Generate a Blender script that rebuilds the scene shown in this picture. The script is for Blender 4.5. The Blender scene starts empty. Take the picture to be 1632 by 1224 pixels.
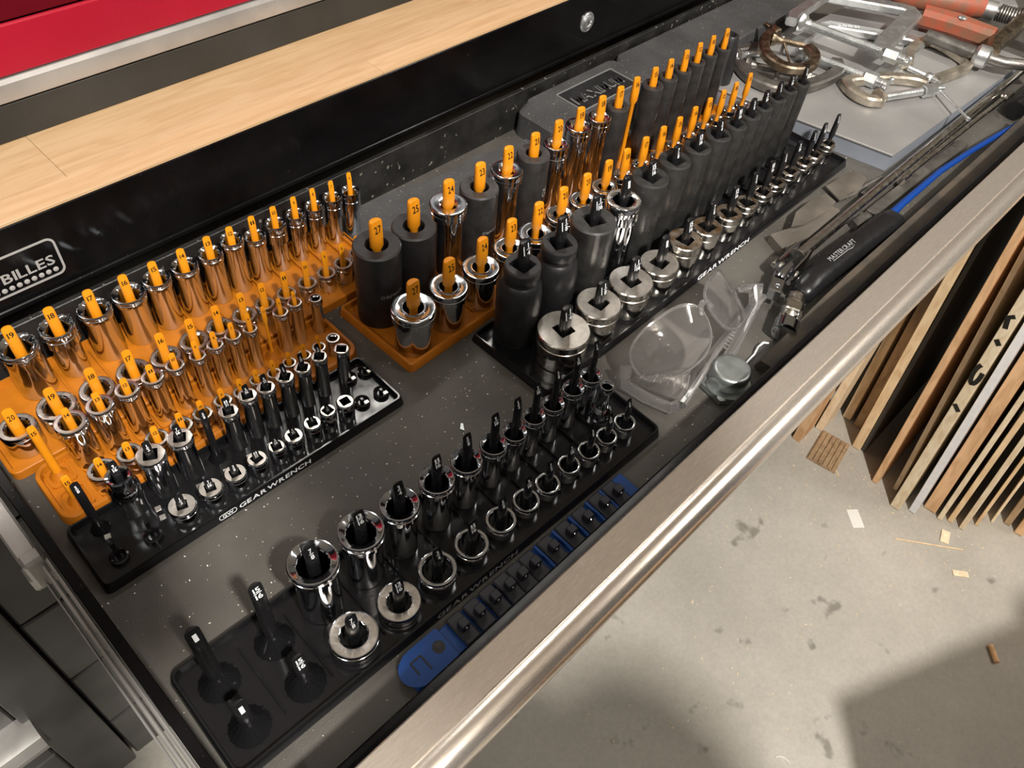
import bpy, bmesh, math, random
from math import sin, cos, pi, radians, atan, atan2, sqrt, hypot
from mathutils import Vector, Matrix
random.seed(7)
S = bpy.context.scene
COL = S.collection

# ---------------------------------------------------------------- camera
cam_d = bpy.data.cameras.new('camera')
cam_d.sensor_width = 36.0
cam_d.lens = 28.22
cam_d.clip_start = 0.005
cam_d.clip_end = 60
cam = bpy.data.objects.new('camera', cam_d)
COL.objects.link(cam)
CX = Vector((0.700706, -0.708743, 0.081817))
CD = Vector((-0.507417, -0.575681, -0.641186))
CF = Vector((0.501536, 0.407767, -0.763012))
m = Matrix.Identity(4)
for i in range(3):
    m[i][0] = CX[i]; m[i][1] = -CD[i]; m[i][2] = -CF[i]
m[2][3] = 0.5
cam.matrix_world = m
S.camera = cam

# ---------------------------------------------------------------- view, world, lights
S.view_settings.view_transform = 'Standard'
S.view_settings.look = 'None'
S.view_settings.exposure = 0.0
S.view_settings.gamma = 1.0
S.view_settings.use_curve_mapping = False
W = bpy.data.worlds.new('room_light'); S.world = W
W.use_nodes = True
W.node_tree.nodes['Background'].inputs[0].default_value = (1.0, 0.95, 0.89, 1)
W.node_tree.nodes['Background'].inputs[1].default_value = 0.09

def area(name, loc, target, sx, sy, power, color, shape='RECTANGLE'):
    d = bpy.data.lights.new(name, 'AREA')
    d.shape = shape; d.size = sx; d.size_y = sy
    d.energy = power; d.color = color
    o = bpy.data.objects.new(name, d); COL.objects.link(o)
    o.location = loc
    o.rotation_euler = (Vector(target) - Vector(loc)).to_track_quat('-Z', 'Y').to_euler()
    return o
area('workshop_lamp', (-0.06, -0.97, 1.80), (0.3, 0.2, 0), 0.13, 0.13, 88, (1.0, 0.945, 0.875), 'DISK')
area('overhead_fill_light', (1.9, -0.9, 1.84), (1.9, -0.9, 0), 0.10, 1.2, 22, (1.0, 0.95, 0.88))
area('overhead_fill_light', (-1.4, 0.2, 1.84), (-1.4, 0.2, 0), 0.10, 1.2, 12, (1.0, 0.95, 0.88))  # extra overhead fill, added for ambient light
area('overhead_fill_light', (1.3, 1.5, 1.84), (1.3, 1.5, 0), 1.2, 0.10, 12, (1.0, 0.95, 0.88))  # overhead light added to put sheen on the right rear liner

# ---------------------------------------------------------------- material helpers
def mat(name, color, rough=0.5, metal=0.0, spec=0.5, var=0.0, vscale=40.0, bump=0.0, bscale=300.0, rvar=0.0, coat=0.0, trans=0.0, ior=1.45, col2=None, detail=4.0, emis=None, speck=None, stretch=None):
    M = bpy.data.materials.new(name); M.use_nodes = True
    nt = M.node_tree; N = nt.nodes; L = nt.links
    b = N['Principled BSDF']
    b.inputs['Base Color'].default_value = (*color, 1)
    b.inputs['Roughness'].default_value = rough
    b.inputs['Metallic'].default_value = metal
    b.inputs['Specular IOR Level'].default_value = spec
    b.inputs['Coat Weight'].default_value = coat
    b.inputs['Coat Roughness'].default_value = 0.08
    b.inputs['Transmission Weight'].default_value = trans
    b.inputs['IOR'].default_value = ior
    if var or bump or rvar or col2 or speck:
        tc = N.new('ShaderNodeTexCoord')
        vec = tc.outputs['Object']
        if stretch:
            mp = N.new('ShaderNodeMapping'); mp.inputs['Scale'].default_value = stretch
            L.new(vec, mp.inputs[0]); vec = mp.outputs[0]
    if var or col2:
        n = N.new('ShaderNodeTexNoise'); n.inputs['Scale'].default_value = vscale; n.inputs['Detail'].default_value = detail
        L.new(vec, n.inputs['Vector'])
        r = N.new('ShaderNodeValToRGB')
        if col2:
            a, c = color, col2
        else:
            a = tuple(max(0, x * (1 - var)) for x in color); c = tuple(min(1, x * (1 + var)) for x in color)
        r.color_ramp.elements[0].position = 0.35; r.color_ramp.elements[0].color = (*a, 1)
        r.color_ramp.elements[1].position = 0.65; r.color_ramp.elements[1].color = (*c, 1)
        L.new(n.outputs['Fac'], r.inputs[0])
        out = r.outputs[0]
        if speck:
            v = N.new('ShaderNodeTexNoise'); v.inputs['Scale'].default_value = speck[0]; v.inputs['Detail'].default_value = 1
            L.new(tc.outputs['Object'], v.inputs['Vector'])
            r2 = N.new('ShaderNodeValToRGB')
            r2.color_ramp.elements[0].position = speck[1]; r2.color_ramp.elements[0].color = (0, 0, 0, 1)
            r2.color_ramp.elements[1].position = speck[1] + 0.03; r2.color_ramp.elements[1].color = (1, 1, 1, 1)
            L.new(v.outputs['Fac'], r2.inputs[0])
            mx = N.new('ShaderNodeMix'); mx.data_type = 'RGBA'
            L.new(r2.outputs[0], mx.inputs[0]); L.new(out, mx.inputs[6]); mx.inputs[7].default_value = (*speck[2], 1)
            out = mx.outputs[2]
        L.new(out, b.inputs['Base Color'])
    if rvar:
        n = N.new('ShaderNodeTexNoise'); n.inputs['Scale'].default_value = vscale * 1.7; n.inputs['Detail'].default_value = 5
        L.new(vec, n.inputs['Vector'])
        mr = N.new('ShaderNodeMapRange'); mr.inputs[1].default_value = 0.3; mr.inputs[2].default_value = 0.7
        mr.inputs[3].default_value = max(0.02, rough - rvar); mr.inputs[4].default_value = rough + rvar
        L.new(n.outputs['Fac'], mr.inputs[0]); L.new(mr.outputs[0], b.inputs['Roughness'])
    if bump:
        n = N.new('ShaderNodeTexNoise'); n.inputs['Scale'].default_value = bscale; n.inputs['Detail'].default_value = 3
        L.new(vec, n.inputs['Vector'])
        bp = N.new('ShaderNodeBump'); bp.inputs['Strength'].default_value = bump; bp.inputs['Distance'].default_value = 0.001
        L.new(n.outputs['Fac'], bp.inputs['Height']); L.new(bp.outputs[0], b.inputs['Normal'])
    return M

CHROME = mat('polished_chrome', (0.64, 0.67, 0.72), 0.09, 1.0, rvar=0.04, vscale=90)
CHROME2 = mat('worn_chrome', (0.76, 0.73, 0.68), 0.20, 1.0, var=0.10, rvar=0.1, vscale=120, bump=0.05, bscale=500)
SATIN = mat('satin_turned_steel', (0.74, 0.70, 0.65), 0.34, 1.0, var=0.10, vscale=260, rvar=0.06)
RUSTY = mat('rust_stained_steel', (0.62, 0.57, 0.50), 0.38, 1.0, vscale=110, col2=(0.30, 0.17, 0.07), rvar=0.1)
IMPACT = mat('black_phosphate_steel', (0.028, 0.028, 0.030), 0.38, 0.35, var=0.25, vscale=60, bump=0.10, bscale=900, rvar=0.06)
IMPACTE = mat('highlight_black_steel_edge', (0.13, 0.13, 0.13), 0.30, 0.7)  # lighter chamfer colour stands in for the rim highlight
IMPACTG = mat('worn_grey_phosphate_steel', (0.060, 0.059, 0.058), 0.31, 0.6, var=0.30, vscale=70, bump=0.10, bscale=900, rvar=0.1)
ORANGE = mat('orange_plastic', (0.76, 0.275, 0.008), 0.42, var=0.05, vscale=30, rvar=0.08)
ORANGE_SHADED = mat('shaded_orange_plastic', (0.42, 0.132, 0.005), 0.46, var=0.12, vscale=60, rvar=0.12)  # same orange plastic, with the shade between sockets put into its colour
BLACKP = mat('glossy_black_plastic', (0.008, 0.008, 0.009), 0.16, rvar=0.08, vscale=50)
BLACKPEG = mat('black_plastic', (0.010, 0.010, 0.011), 0.28, rvar=0.06, vscale=80)
INKB = mat('black_ink', (0.01, 0.008, 0.005), 0.5)
INKW = mat('white_ink', (0.85, 0.87, 0.9), 0.5)
INKG = mat('grey_ink', (0.26, 0.26, 0.26), 0.5)
CASEL = mat('pale_grey_plastic_edge', (0.20, 0.20, 0.195), 0.45)
MATR = mat('rubber_drawer_liner', (0.075, 0.070, 0.062), 0.50, var=0.22, vscale=14, bump=0.35, bscale=900, rvar=0.07, detail=8, speck=(420, 0.735, (0.45, 0.42, 0.36)))
WALLR = mat('dirty_black_drawer_wall', (0.014, 0.0135, 0.013), 0.45, var=0.5, vscale=35, bump=0.7, bscale=120, rvar=0.15, speck=(160, 0.70, (0.16, 0.15, 0.13)))
BLACKM = mat('black_painted_metal', (0.0045, 0.0042, 0.0045), 0.20, spec=0.16, var=0.3, vscale=20, rvar=0.04, speck=(500, 0.76, (0.06, 0.055, 0.05)))
GREYM = mat('dark_grey_scuffed_metal', (0.060, 0.058, 0.056), 0.42, var=0.25, vscale=9, rvar=0.1, detail=8)
ALU = mat('brushed_aluminium', (0.90, 0.82, 0.74), 0.25, 0.86, var=0.04, vscale=30, rvar=0.05, stretch=(2, 90, 90))
ALUS = mat('smudged_aluminium', (0.40, 0.39, 0.375), 0.34, 0.5, var=0.14, vscale=16, rvar=0.12)
ZINC = mat('zinc_plated_steel', (0.66, 0.68, 0.68), 0.34, 0.9, var=0.08, vscale=60, rvar=0.08, bump=0.05, bscale=300)
PLATE = mat('brushed_steel_plate', (0.34, 0.335, 0.33), 0.40, 0.4, var=0.12, vscale=12, rvar=0.08, detail=8)
PLATES = mat('steel_side_blue_reflection', (0.36, 0.395, 0.46), 0.40, 0.4, var=0.08, vscale=20)  # bluish reflection put into the side colour
BRONZE = mat('oily_brown_steel', (0.30, 0.24, 0.17), 0.36, 1.0, var=0.35, vscale=70, rvar=0.12, bump=0.2, bscale=300)
IRON = mat('cast_grey_iron', (0.20, 0.19, 0.175), 0.42, 0.8, var=0.25, vscale=60, rvar=0.1, bump=0.3, bscale=400)
REDPAINT = mat('chipped_red_orange_paint', (0.40, 0.085, 0.045), 0.5, vscale=55, col2=(0.22, 0.115, 0.07), bump=0.3, bscale=250)
CASEP = mat('grey_blow_moulded_plastic', (0.066, 0.066, 0.068), 0.42, var=0.16, vscale=22, bump=0.5, bscale=700, rvar=0.07, detail=8, speck=(500, 0.72, (0.3, 0.28, 0.25)))
CASED = mat('dark_moulded_recess', (0.020, 0.020, 0.021), 0.5)
RED = mat('red_gloss_paint', (0.34, 0.010, 0.026), 0.24, var=0.06, vscale=10, coat=0.4, rvar=0.06)
REDD = mat('darker_red_gloss', (0.10, 0.003, 0.008), 0.25, coat=0.3)  # darker red tone for the upper drawer front
RUBBER = mat('black_rubber_matting', (0.028, 0.027, 0.024), 0.55, var=0.25, vscale=12, bump=0.3, bscale=500, rvar=0.1)
BLUEP = mat('blue_plastic', (0.006, 0.050, 0.22), 0.38, rvar=0.06, vscale=60)
BLUEM = mat('blue_painted_steel', (0.006, 0.045, 0.24), 0.30)
CLIPB = mat('dark_navy_rubber', (0.022, 0.023, 0.030), 0.5)
STRAP = mat('worn_black_leather', (0.045, 0.040, 0.035), 0.55, vscale=30, col2=(0.085, 0.068, 0.050), bump=0.5, bscale=200)
LENS = mat('clear_polycarbonate', (0.95, 0.93, 0.93), 0.05, trans=0.97, ior=1.5)
LENSE = mat('clear_polycarbonate_edge', (0.95, 0.94, 0.94), 0.10, trans=0.94, ior=1.5)
TANZ = mat('tan_stained_zinc', (0.50, 0.45, 0.37), 0.34, 0.8, var=0.25, vscale=60, rvar=0.1)
AGED = mat('aged_tool_steel', (0.26, 0.235, 0.205), 0.36, 0.7, var=0.2, vscale=25, rvar=0.08)
LIGHTM = mat('pale_raised_metal_print', (0.42, 0.41, 0.40), 0.4, 0.2)
GALV = mat('blue_grey_zinc', (0.42, 0.46, 0.46), 0.34, 0.85, var=0.10, vscale=60, rvar=0.08)
CONC = None

def wood(name, c1, c2, scale=6.0, stretch=(1, 14, 14), rough=0.5, knots=True):
    M = bpy.data.materials.new(name); M.use_nodes = True
    nt = M.node_tree; N = nt.nodes; L = nt.links; b = N['Principled BSDF']
    tc = N.new('ShaderNodeTexCoord'); mp = N.new('ShaderNodeMapping'); mp.inputs['Scale'].default_value = stretch
    L.new(tc.outputs['Object'], mp.inputs[0])
    oi = N.new('ShaderNodeObjectInfo')
    ad = N.new('ShaderNodeVectorMath'); ad.operation = 'ADD'
    sc = N.new('ShaderNodeMath'); sc.operation = 'MULTIPLY'; sc.inputs[1].default_value = 37.0
    L.new(oi.outputs['Random'], sc.inputs[0]); L.new(mp.outputs[0], ad.inputs[0]); L.new(sc.outputs[0], ad.inputs[1])
    n = N.new('ShaderNodeTexNoise'); n.inputs['Scale'].default_value = scale; n.inputs['Detail'].default_value = 7; n.inputs['Distortion'].default_value = 0.8
    L.new(ad.outputs[0], n.inputs['Vector'])
    r = N.new('ShaderNodeValToRGB')
    r.color_ramp.elements[0].position = 0.30; r.color_ramp.elements[0].color = (*c2, 1)
    r.color_ramp.elements[1].position = 0.62; r.color_ramp.elements[1].color = (*c1, 1)
    L.new(n.outputs['Fac'], r.inputs[0])
    hs = N.new('ShaderNodeHueSaturation')
    mr = N.new('ShaderNodeMapRange'); mr.inputs[3].default_value = 0.90; mr.inputs[4].default_value = 1.08
    L.new(oi.outputs['Random'], mr.inputs[0]); L.new(mr.outputs[0], hs.inputs['Value']); L.new(r.outputs[0], hs.inputs['Color'])
    L.new(hs.outputs[0], b.inputs['Base Color'])
    b.inputs['Roughness'].default_value = rough
    bp = N.new('ShaderNodeBump'); bp.inputs['Strength'].default_value = 0.15; bp.inputs['Distance'].default_value = 0.0006
    L.new(n.outputs['Fac'], bp.inputs['Height']); L.new(bp.outputs[0], b.inputs['Normal'])
    return M
MAPLE = wood('maple_plank', (0.56, 0.385, 0.225), (0.47, 0.30, 0.155), 5.0, (3, 30, 30), 0.36)
PINE = wood('sawn_pine', (0.90, 0.68, 0.42), (0.70, 0.47, 0.25), 9.0, (8, 8, 2), 0.7)
SPRUCE = wood('orange_sawn_spruce', (0.84, 0.53, 0.29), (0.60, 0.34, 0.16), 9.0, (8, 8, 2), 0.7)
OLDWOOD = wood('brown_weathered_wood', (0.48, 0.33, 0.19), (0.28, 0.18, 0.10), 9.0, (8, 8, 2), 0.75)
PALE = wood('pale_plywood', (0.92, 0.78, 0.56), (0.76, 0.58, 0.37), 11.0, (8, 8, 3), 0.7)
FOAM = mat('white_board_edge', (0.80, 0.80, 0.82), 0.6, var=0.05)
DARKB = mat('dark_grey_board_face', (0.085, 0.080, 0.070), 0.7, var=0.2, vscale=5)
PAPER = mat('white_paper', (0.85, 0.83, 0.78), 0.7)

def concrete():
    M = bpy.data.materials.new('garage_concrete'); M.use_nodes = True
    nt = M.node_tree; N = nt.nodes; L = nt.links; b = N['Principled BSDF']
    tc = N.new('ShaderNodeTexCoord')
    n1 = N.new('ShaderNodeTexNoise'); n1.inputs['Scale'].default_value = 3.2; n1.inputs['Detail'].default_value = 9; n1.inputs['Roughness'].default_value = 0.6
    n2 = N.new('ShaderNodeTexNoise'); n2.inputs['Scale'].default_value = 16; n2.inputs['Detail'].default_value = 3
    n3 = N.new('ShaderNodeTexNoise'); n3.inputs['Scale'].default_value = 150; n3.inputs['Detail'].default_value = 4
    for n in (n1, n2, n3): L.new(tc.outputs['Object'], n.inputs['Vector'])
    r = N.new('ShaderNodeValToRGB')
    r.color_ramp.elements[0].position = 0.30; r.color_ramp.elements[0].color = (0.40, 0.375, 0.325, 1)
    r.color_ramp.elements[1].position = 0.68; r.color_ramp.elements[1].color = (0.54, 0.51, 0.45, 1)
    L.new(n1.outputs['Fac'], r.inputs[0])
    s = N.new('ShaderNodeValToRGB')
    s.color_ramp.elements[0].position = 0.27; s.color_ramp.elements[0].color = (0.55, 0.55, 0.53, 1)
    s.color_ramp.elements[1].position = 0.33; s.color_ramp.elements[1].color = (1, 1, 1, 1)
    L.new(n2.outputs['Fac'], s.inputs[0])
    mx = N.new('ShaderNodeMix'); mx.data_type = 'RGBA'; mx.blend_type = 'MULTIPLY'; mx.inputs[0].default_value = 1
    L.new(r.outputs[0], mx.inputs[6]); L.new(s.outputs[0], mx.inputs[7])
    g = N.new('ShaderNodeValToRGB')
    g.color_ramp.elements[0].position = 0.3; g.color_ramp.elements[0].color = (0.88, 0.88, 0.88, 1)
    g.color_ramp.elements[1].position = 0.7; g.color_ramp.elements[1].color = (1, 1, 1, 1)
    L.new(n3.outputs['Fac'], g.inputs[0])
    m2 = N.new('ShaderNodeMix'); m2.data_type = 'RGBA'; m2.blend_type = 'MULTIPLY'; m2.inputs[0].default_value = 1
    L.new(mx.outputs[2], m2.inputs[6]); L.new(g.outputs[0], m2.inputs[7])
    L.new(m2.outputs[2], b.inputs['Base Color'])
    b.inputs['Roughness'].default_value = 0.55
    bp = N.new('ShaderNodeBump'); bp.inputs['Strength'].default_value = 0.2; bp.inputs['Distance'].default_value = 0.002
    L.new(n3.outputs['Fac'], bp.inputs['Height']); L.new(bp.outputs[0], b.inputs['Normal'])
    return M
CONC = concrete()
WALLM = mat('painted_block_wall', (0.42, 0.40, 0.37), 0.8, var=0.08, vscale=3)
CEILM = mat('white_ceiling_paint', (0.80, 0.74, 0.66), 0.9)

# ---------------------------------------------------------------- mesh helpers
class MB:
    """collects shapes and links them as one mesh object"""
    def __init__(s): s.v = []; s.f = []; s.m = []
    def add(s, vs, fs, mi=0, M=None):
        o = len(s.v)
        s.v += [tuple(M @ Vector(p)) if M else tuple(p) for p in vs]
        s.f += [tuple(o + i for i in f) for f in fs]
        s.m += [mi] * len(fs)
        return s
    def build(s, name, mats, parent=None, loc=None, rotz=0.0, sharp=35, smooth=True):
        me = bpy.data.meshes.new(name)
        me.from_pydata(s.v, [], s.f)
        if not isinstance(mats, (list, tuple)): mats = [mats]
        for x in mats: me.materials.append(x)
        for p, i in zip(me.polygons, s.m):
            p.material_index = i; p.use_smooth = smooth
        me.update()
        if smooth: me.set_sharp_from_angle(angle=radians(sharp))
        o = bpy.data.objects.new(name, me); COL.objects.link(o)
        if parent: o.parent = parent
        if loc is not None: o.location = loc
        if rotz: o.rotation_euler = (0, 0, rotz)
        return o

def T(x=0, y=0, z=0): return Matrix.Translation((x, y, z))
def RX(a): return Matrix.Rotation(a, 4, 'X')
def RY(a): return Matrix.Rotation(a, 4, 'Y')
def RZ(a): return Matrix.Rotation(a, 4, 'Z')

def box(mb, x0, x1, y0, y1, z0, z1, c=0.0, mi=0, M=None):
    if c <= 0:
        vs = [(x0,y0,z0),(x1,y0,z0),(x1,y1,z0),(x0,y1,z0),(x0,y0,z1),(x1,y0,z1),(x1,y1,z1),(x0,y1,z1)]
        fs = [(0,3,2,1),(4,5,6,7),(0,1,5,4),(1,2,6,5),(2,3,7,6),(3,0,4,7)]
        return mb.add(vs, fs, mi, M)
    # chamfered box: three verts per corner
    X = (x0, x1); Y = (y0, y1); Z = (z0, z1); idx = {}; vs = []
    for i in (0, 1):
        for j in (0, 1):
            for k in (0, 1):
                sx, sy, sz = (c if i == 0 else -c), (c if j == 0 else -c), (c if k == 0 else -c)
                idx[i, j, k] = len(vs)
                vs += [(X[i], Y[j] + sy, Z[k] + sz), (X[i] + sx, Y[j], Z[k] + sz), (X[i] + sx, Y[j] + sy, Z[k])]
    I = lambda i, j, k, a: idx[i, j, k] + a
    fs = []
    fs.append((I(0,0,0,0), I(0,0,1,0), I(0,1,1,0), I(0,1,0,0)))
    fs.append((I(1,0,0,0), I(1,1,0,0), I(1,1,1,0), I(1,0,1,0)))
    fs.append((I(0,0,0,1), I(1,0,0,1), I(1,0,1,1), I(0,0,1,1)))
    fs.append((I(0,1,0,1), I(0,1,1,1), I(1,1,1,1), I(1,1,0,1)))
    fs.append((I(0,0,0,2), I(0,1,0,2), I(1,1,0,2), I(1,0,0,2)))
    fs.append((I(0,0,1,2), I(1,0,1,2), I(1,1,1,2), I(0,1,1,2)))
    for k in (0, 1):
        for j in (0, 1): fs.append((I(0,j,k,1), I(1,j,k,1), I(1,j,k,2), I(0,j,k,2)))
        for i in (0, 1): fs.append((I(i,0,k,0), I(i,1,k,0), I(i,1,k,2), I(i,0,k,2)))
    for i in (0, 1):
        for j in (0, 1): fs.append((I(i,j,0,0), I(i,j,1,0), I(i,j,1,1), I(i,j,0,1)))
    for key in idx: fs.append((idx[key], idx[key] + 1, idx[key] + 2))
    # orient outwards
    ctr = Vector(((x0+x1)/2, (y0+y1)/2, (z0+z1)/2)); out = []
    for f in fs:
        p = [Vector(vs[i]) for i in f]
        n = (p[1]-p[0]).cross(p[2]-p[0])
        mid = sum(p, Vector()) / len(p)
        out.append(f if n.dot(mid - ctr) > 0 else tuple(reversed(f)))
    return mb.add(vs, out, mi, M)

def loft(mb, rings, mi=0, M=None, cap0=True, cap1=True, closed=False):
    """rings: lists of equal length, anticlockwise seen from the end they grow towards"""
    n = len(rings[0]); vs = [p for r in rings for p in r]; fs = []
    K = len(rings)
    for k in range(K if closed else K - 1):
        a = k * n; b = ((k + 1) % K) * n
        for i in range(n):
            j = (i + 1) % n
            fs.append((a + i, a + j, b + j, b + i))
    if not closed:
        if cap0: fs.append(tuple(reversed(range(n))))
        if cap1: fs.append(tuple((K - 1) * n + i for i in range(n)))
    return mb.add(vs, fs, mi, M)

def ring(r, z, n=32, fn=None, cx=0, cy=0):
    return [(cx + (r if fn is None else r * fn(2*pi*i/n)) * cos(2*pi*i/n), cy + (r if fn is None else r * fn(2*pi*i/n)) * sin(2*pi*i/n), z) for i in range(n)]

def lathe(mb, prof, n=24, mi=0, M=None, closed=False, cap0=True, cap1=True):
    return loft(mb, [ring(p[0], p[1], n, p[2] if len(p) > 2 else None) for p in prof], mi, M, cap0, cap1, closed)

def rrect(x0, x1, y0, y1, r, z, k=5):
    out = []
    for cx, cy, a0 in ((x1-r, y0+r, -pi/2), (x1-r, y1-r, 0), (x0+r, y1-r, pi/2), (x0+r, y0+r, pi)):
        for i in range(k + 1):
            a = a0 + (pi/2) * i / k
            out.append((cx + r*cos(a), cy + r*sin(a), z))
    return out

def prism(mb, pts, z0, z1, mi=0, M=None, c=0.0):
    """extrude an anticlockwise outline; c chamfers the top edge"""
    n = len(pts)
    if c <= 0:
        return loft(mb, [[(x, y, z0) for x, y in pts], [(x, y, z1) for x, y in pts]], mi, M)
    ins = []
    for i in range(n):
        p0 = Vector(pts[i-1]); p1 = Vector(pts[i]); p2 = Vector(pts[(i+1) % n])
        d1 = (p1-p0).normalized(); d2 = (p2-p1).normalized()
        nn = Vector((-d1.y - d2.y, d1.x + d2.x))
        if nn.length < 1e-6: nn = Vector((-d1.y, d1.x))
        nn.normalize()
        ins.append((p1.x + nn.x*c, p1.y + nn.y*c))
    return loft(mb, [[(x, y, z0) for x, y in pts], [(x, y, z1 - c) for x, y in pts], [(x, y, z1) for x, y in ins]], mi, M)

def tube(mb, path, rad, n=12, mi=0, M=None, caps=True, sx=1.0):
    """round bar along a path; rad a number or a list"""
    P = [Vector(p) for p in path]; K = len(P)
    rads = rad if isinstance(rad, (list, tuple)) else [rad] * K
    rings = []; up = Vector((0, 0, 1))
    t0 = (P[1] - P[0]).normalized()
    if abs(t0.dot(up)) > 0.9: up = Vector((1, 0, 0))
    u = t0.cross(up).normalized()
    for k in range(K):
        t = (P[min(k+1, K-1)] - P[max(k-1, 0)]).normalized()
        u = (u - t * u.dot(t)).normalized(); w = t.cross(u)
        rings.append([tuple(P[k] + (u*cos(2*pi*i/n)*sx + w*sin(2*pi*i/n)) * rads[k]) for i in range(n)])
    return loft(mb, rings, mi, M, caps, caps)

def beam(mb, path, w, h, mi=0, M=None, up=(0, 0, 1), c=0.15):
    """bevelled rectangular bar along a path, w across, h along up"""
    P = [Vector(p) for p in path]; K = len(P); U = Vector(up); rings = []
    ws = w if isinstance(w, (list, tuple)) else [w]*K
    for k in range(K):
        t = (P[min(k+1, K-1)] - P[max(k-1, 0)]).normalized()
        s = t.cross(U).normalized(); uu = s.cross(t)
        sc = 1.0
        if 0 < k < K-1:
            a = (P[k]-P[k-1]).normalized(); b = (P[k+1]-P[k]).normalized()
            sc = 1.0 / max(0.5, sqrt((1 + a.dot(b)) / 2))
        a, b = ws[k]/2*sc, h/2; q = min(ws[k], h) * c
        prof = [(a-q, -b), (-a+q, -b), (-a, -b+q), (-a, b-q), (-a+q, b), (a-q, b), (a, b-q), (a, -b+q)]
        rings.append([tuple(P[k] + s*x + uu*y) for x, y in prof])
    return loft(mb, rings, mi, M)

# text glyphs, turned into mesh once per letter
_GL = {}
def _load_glyphs(chars):
    for ch in chars:
        cu = bpy.data.curves.new('glyph', 'FONT'); cu.body = ch; cu.size = 1.0; cu.resolution_u = 2
        cu.offset = 0.018
        o = bpy.data.objects.new('glyph', cu); COL.objects.link(o); _GL[ch] = o
    bpy.context.view_layer.update()
    dg = bpy.context.evaluated_depsgraph_get()
    for ch in chars:
        o = _GL[ch]; e = o.evaluated_get(dg); me = e.to_mesh()
        vs = [(v.co.x, v.co.y) for v in me.vertices]; fs = [tuple(p.vertices) for p in me.polygons]
        e.to_mesh_clear()
        x0 = min(v[0] for v in vs); x1 = max(v[0] for v in vs)
        vs = [(x - x0, y) for x, y in vs]
        cu = o.data; bpy.data.objects.remove(o); bpy.data.curves.remove(cu)
        _GL[ch] = (vs, fs, x1 - x0)
_load_glyphs('0123456789.-ABCEFGHILMNOPRSTUWX')

def text2d(s, gap=0.09, bold=False):
    """flat letters, cap height 0.7 per unit, origin at the left of the baseline"""
    V = []; F = []; x = 0
    for ch in s:
        if ch == ' ': x += 0.35; continue
        vs, fs, w = _GL[ch]; o = len(V)
        V += [(a + x, b) for a, b in vs]; F += [tuple(o + i for i in f) for f in fs]
        x += w + gap
    return V, F, x - gap

def put_text(mb, s, width, height, M, mi=1, gap=0.09, flat=True, shear=0.0):
    """letters centred on the origin of M's XY plane, fitted to width and cap height"""
    V, F, w = text2d(s, gap)
    if not V: return
    sx = width / w; sy = height / 0.72
    vs = [((x - w/2) * sx + shear * (y * sy), y * sy - height/2, 0) for x, y in V]
    mb.add(vs, F, mi, M)

def frac_text(mb, s, r, M, mi=1):
    """size text for a peg tip of half width r"""
    if '/' not in s:
        if len(s) == 1: put_text(mb, s, r*0.5 if s == '1' else r*0.62, r*1.15, M, mi)
        else: put_text(mb, s, r*1.15, r*1.15, M, mi)
        return
    whole = None
    if '-' in s: whole, s = s.split('-')
    a, b = s.split('/')
    dx = r*0.28 if whole else 0
    if whole: put_text(mb, whole, r*0.16, r*1.3, M @ T(-r*0.5), mi)
    h = r*0.72
    wa = r*(0.42 if len(a) == 1 else 0.85) * (0.4 if a == '1' else 1); wb = r*(0.5 if len(b) == 1 else 0.9)
    put_text(mb, a, wa, h, M @ T(dx, r*0.52), mi)
    put_text(mb, b, wb, h, M @ T(dx, -r*0.52), mi)
    k = max(wa, wb)/2 + r*0.06
    mb.add([(dx-k, -r*0.045, 0), (dx+k, -r*0.045, 0), (dx+k, r*0.045, 0), (dx-k, r*0.045, 0)], [(0, 1, 2, 3)], mi, M)

def thing(name, label, cat, loc=(0, 0, 0), rotz=0.0, group=None):
    o = bpy.data.objects.new(name, None); COL.objects.link(o)
    o.empty_display_size = 0.02
    o.location = loc; o.rotation_euler = (0, 0, rotz)
    o['label'] = label; o['category'] = cat
    if group: o['group'] = group
    return o
def tag(o, label, cat, group=None):
    o['label'] = label; o['category'] = cat
    if group: o['group'] = group
    return o
def struct(o): o['kind'] = 'structure'; return o

# ================================================================ the setting
ZF = -0.85
mb = MB(); box(mb, -2.5, 5.0, -3.0, 2.5, ZF - 0.05, ZF)
struct(mb.build('floor', CONC, smooth=False))
mb = MB(); box(mb, -2.5, 5.0, 2.5, 2.6, ZF, 1.9)
struct(mb.build('wall_back', WALLM, smooth=False))
mb = MB(); box(mb, 5.0, 5.1, -3.0, 2.5, ZF, 1.9)
struct(mb.build('wall_right', WALLM, smooth=False))
mb = MB(); box(mb, -2.5, 5.0, -3.0, 2.5, 1.9, 1.95)
struct(mb.build('ceiling', CEILM, smooth=False))

# ================================================================ tool chest with its open drawer
DX1 = 2.06
chest = thing('tool_chest', 'black steel tool chest with its long top drawer pulled open', 'tool chest', (1.0, 0.56, ZF))
def C_(x, y, z): return (x - 1.0, y - 0.56, z - ZF)     # world to chest space
TC = T(-1.0, -0.56, -ZF)
mb = MB()
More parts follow.
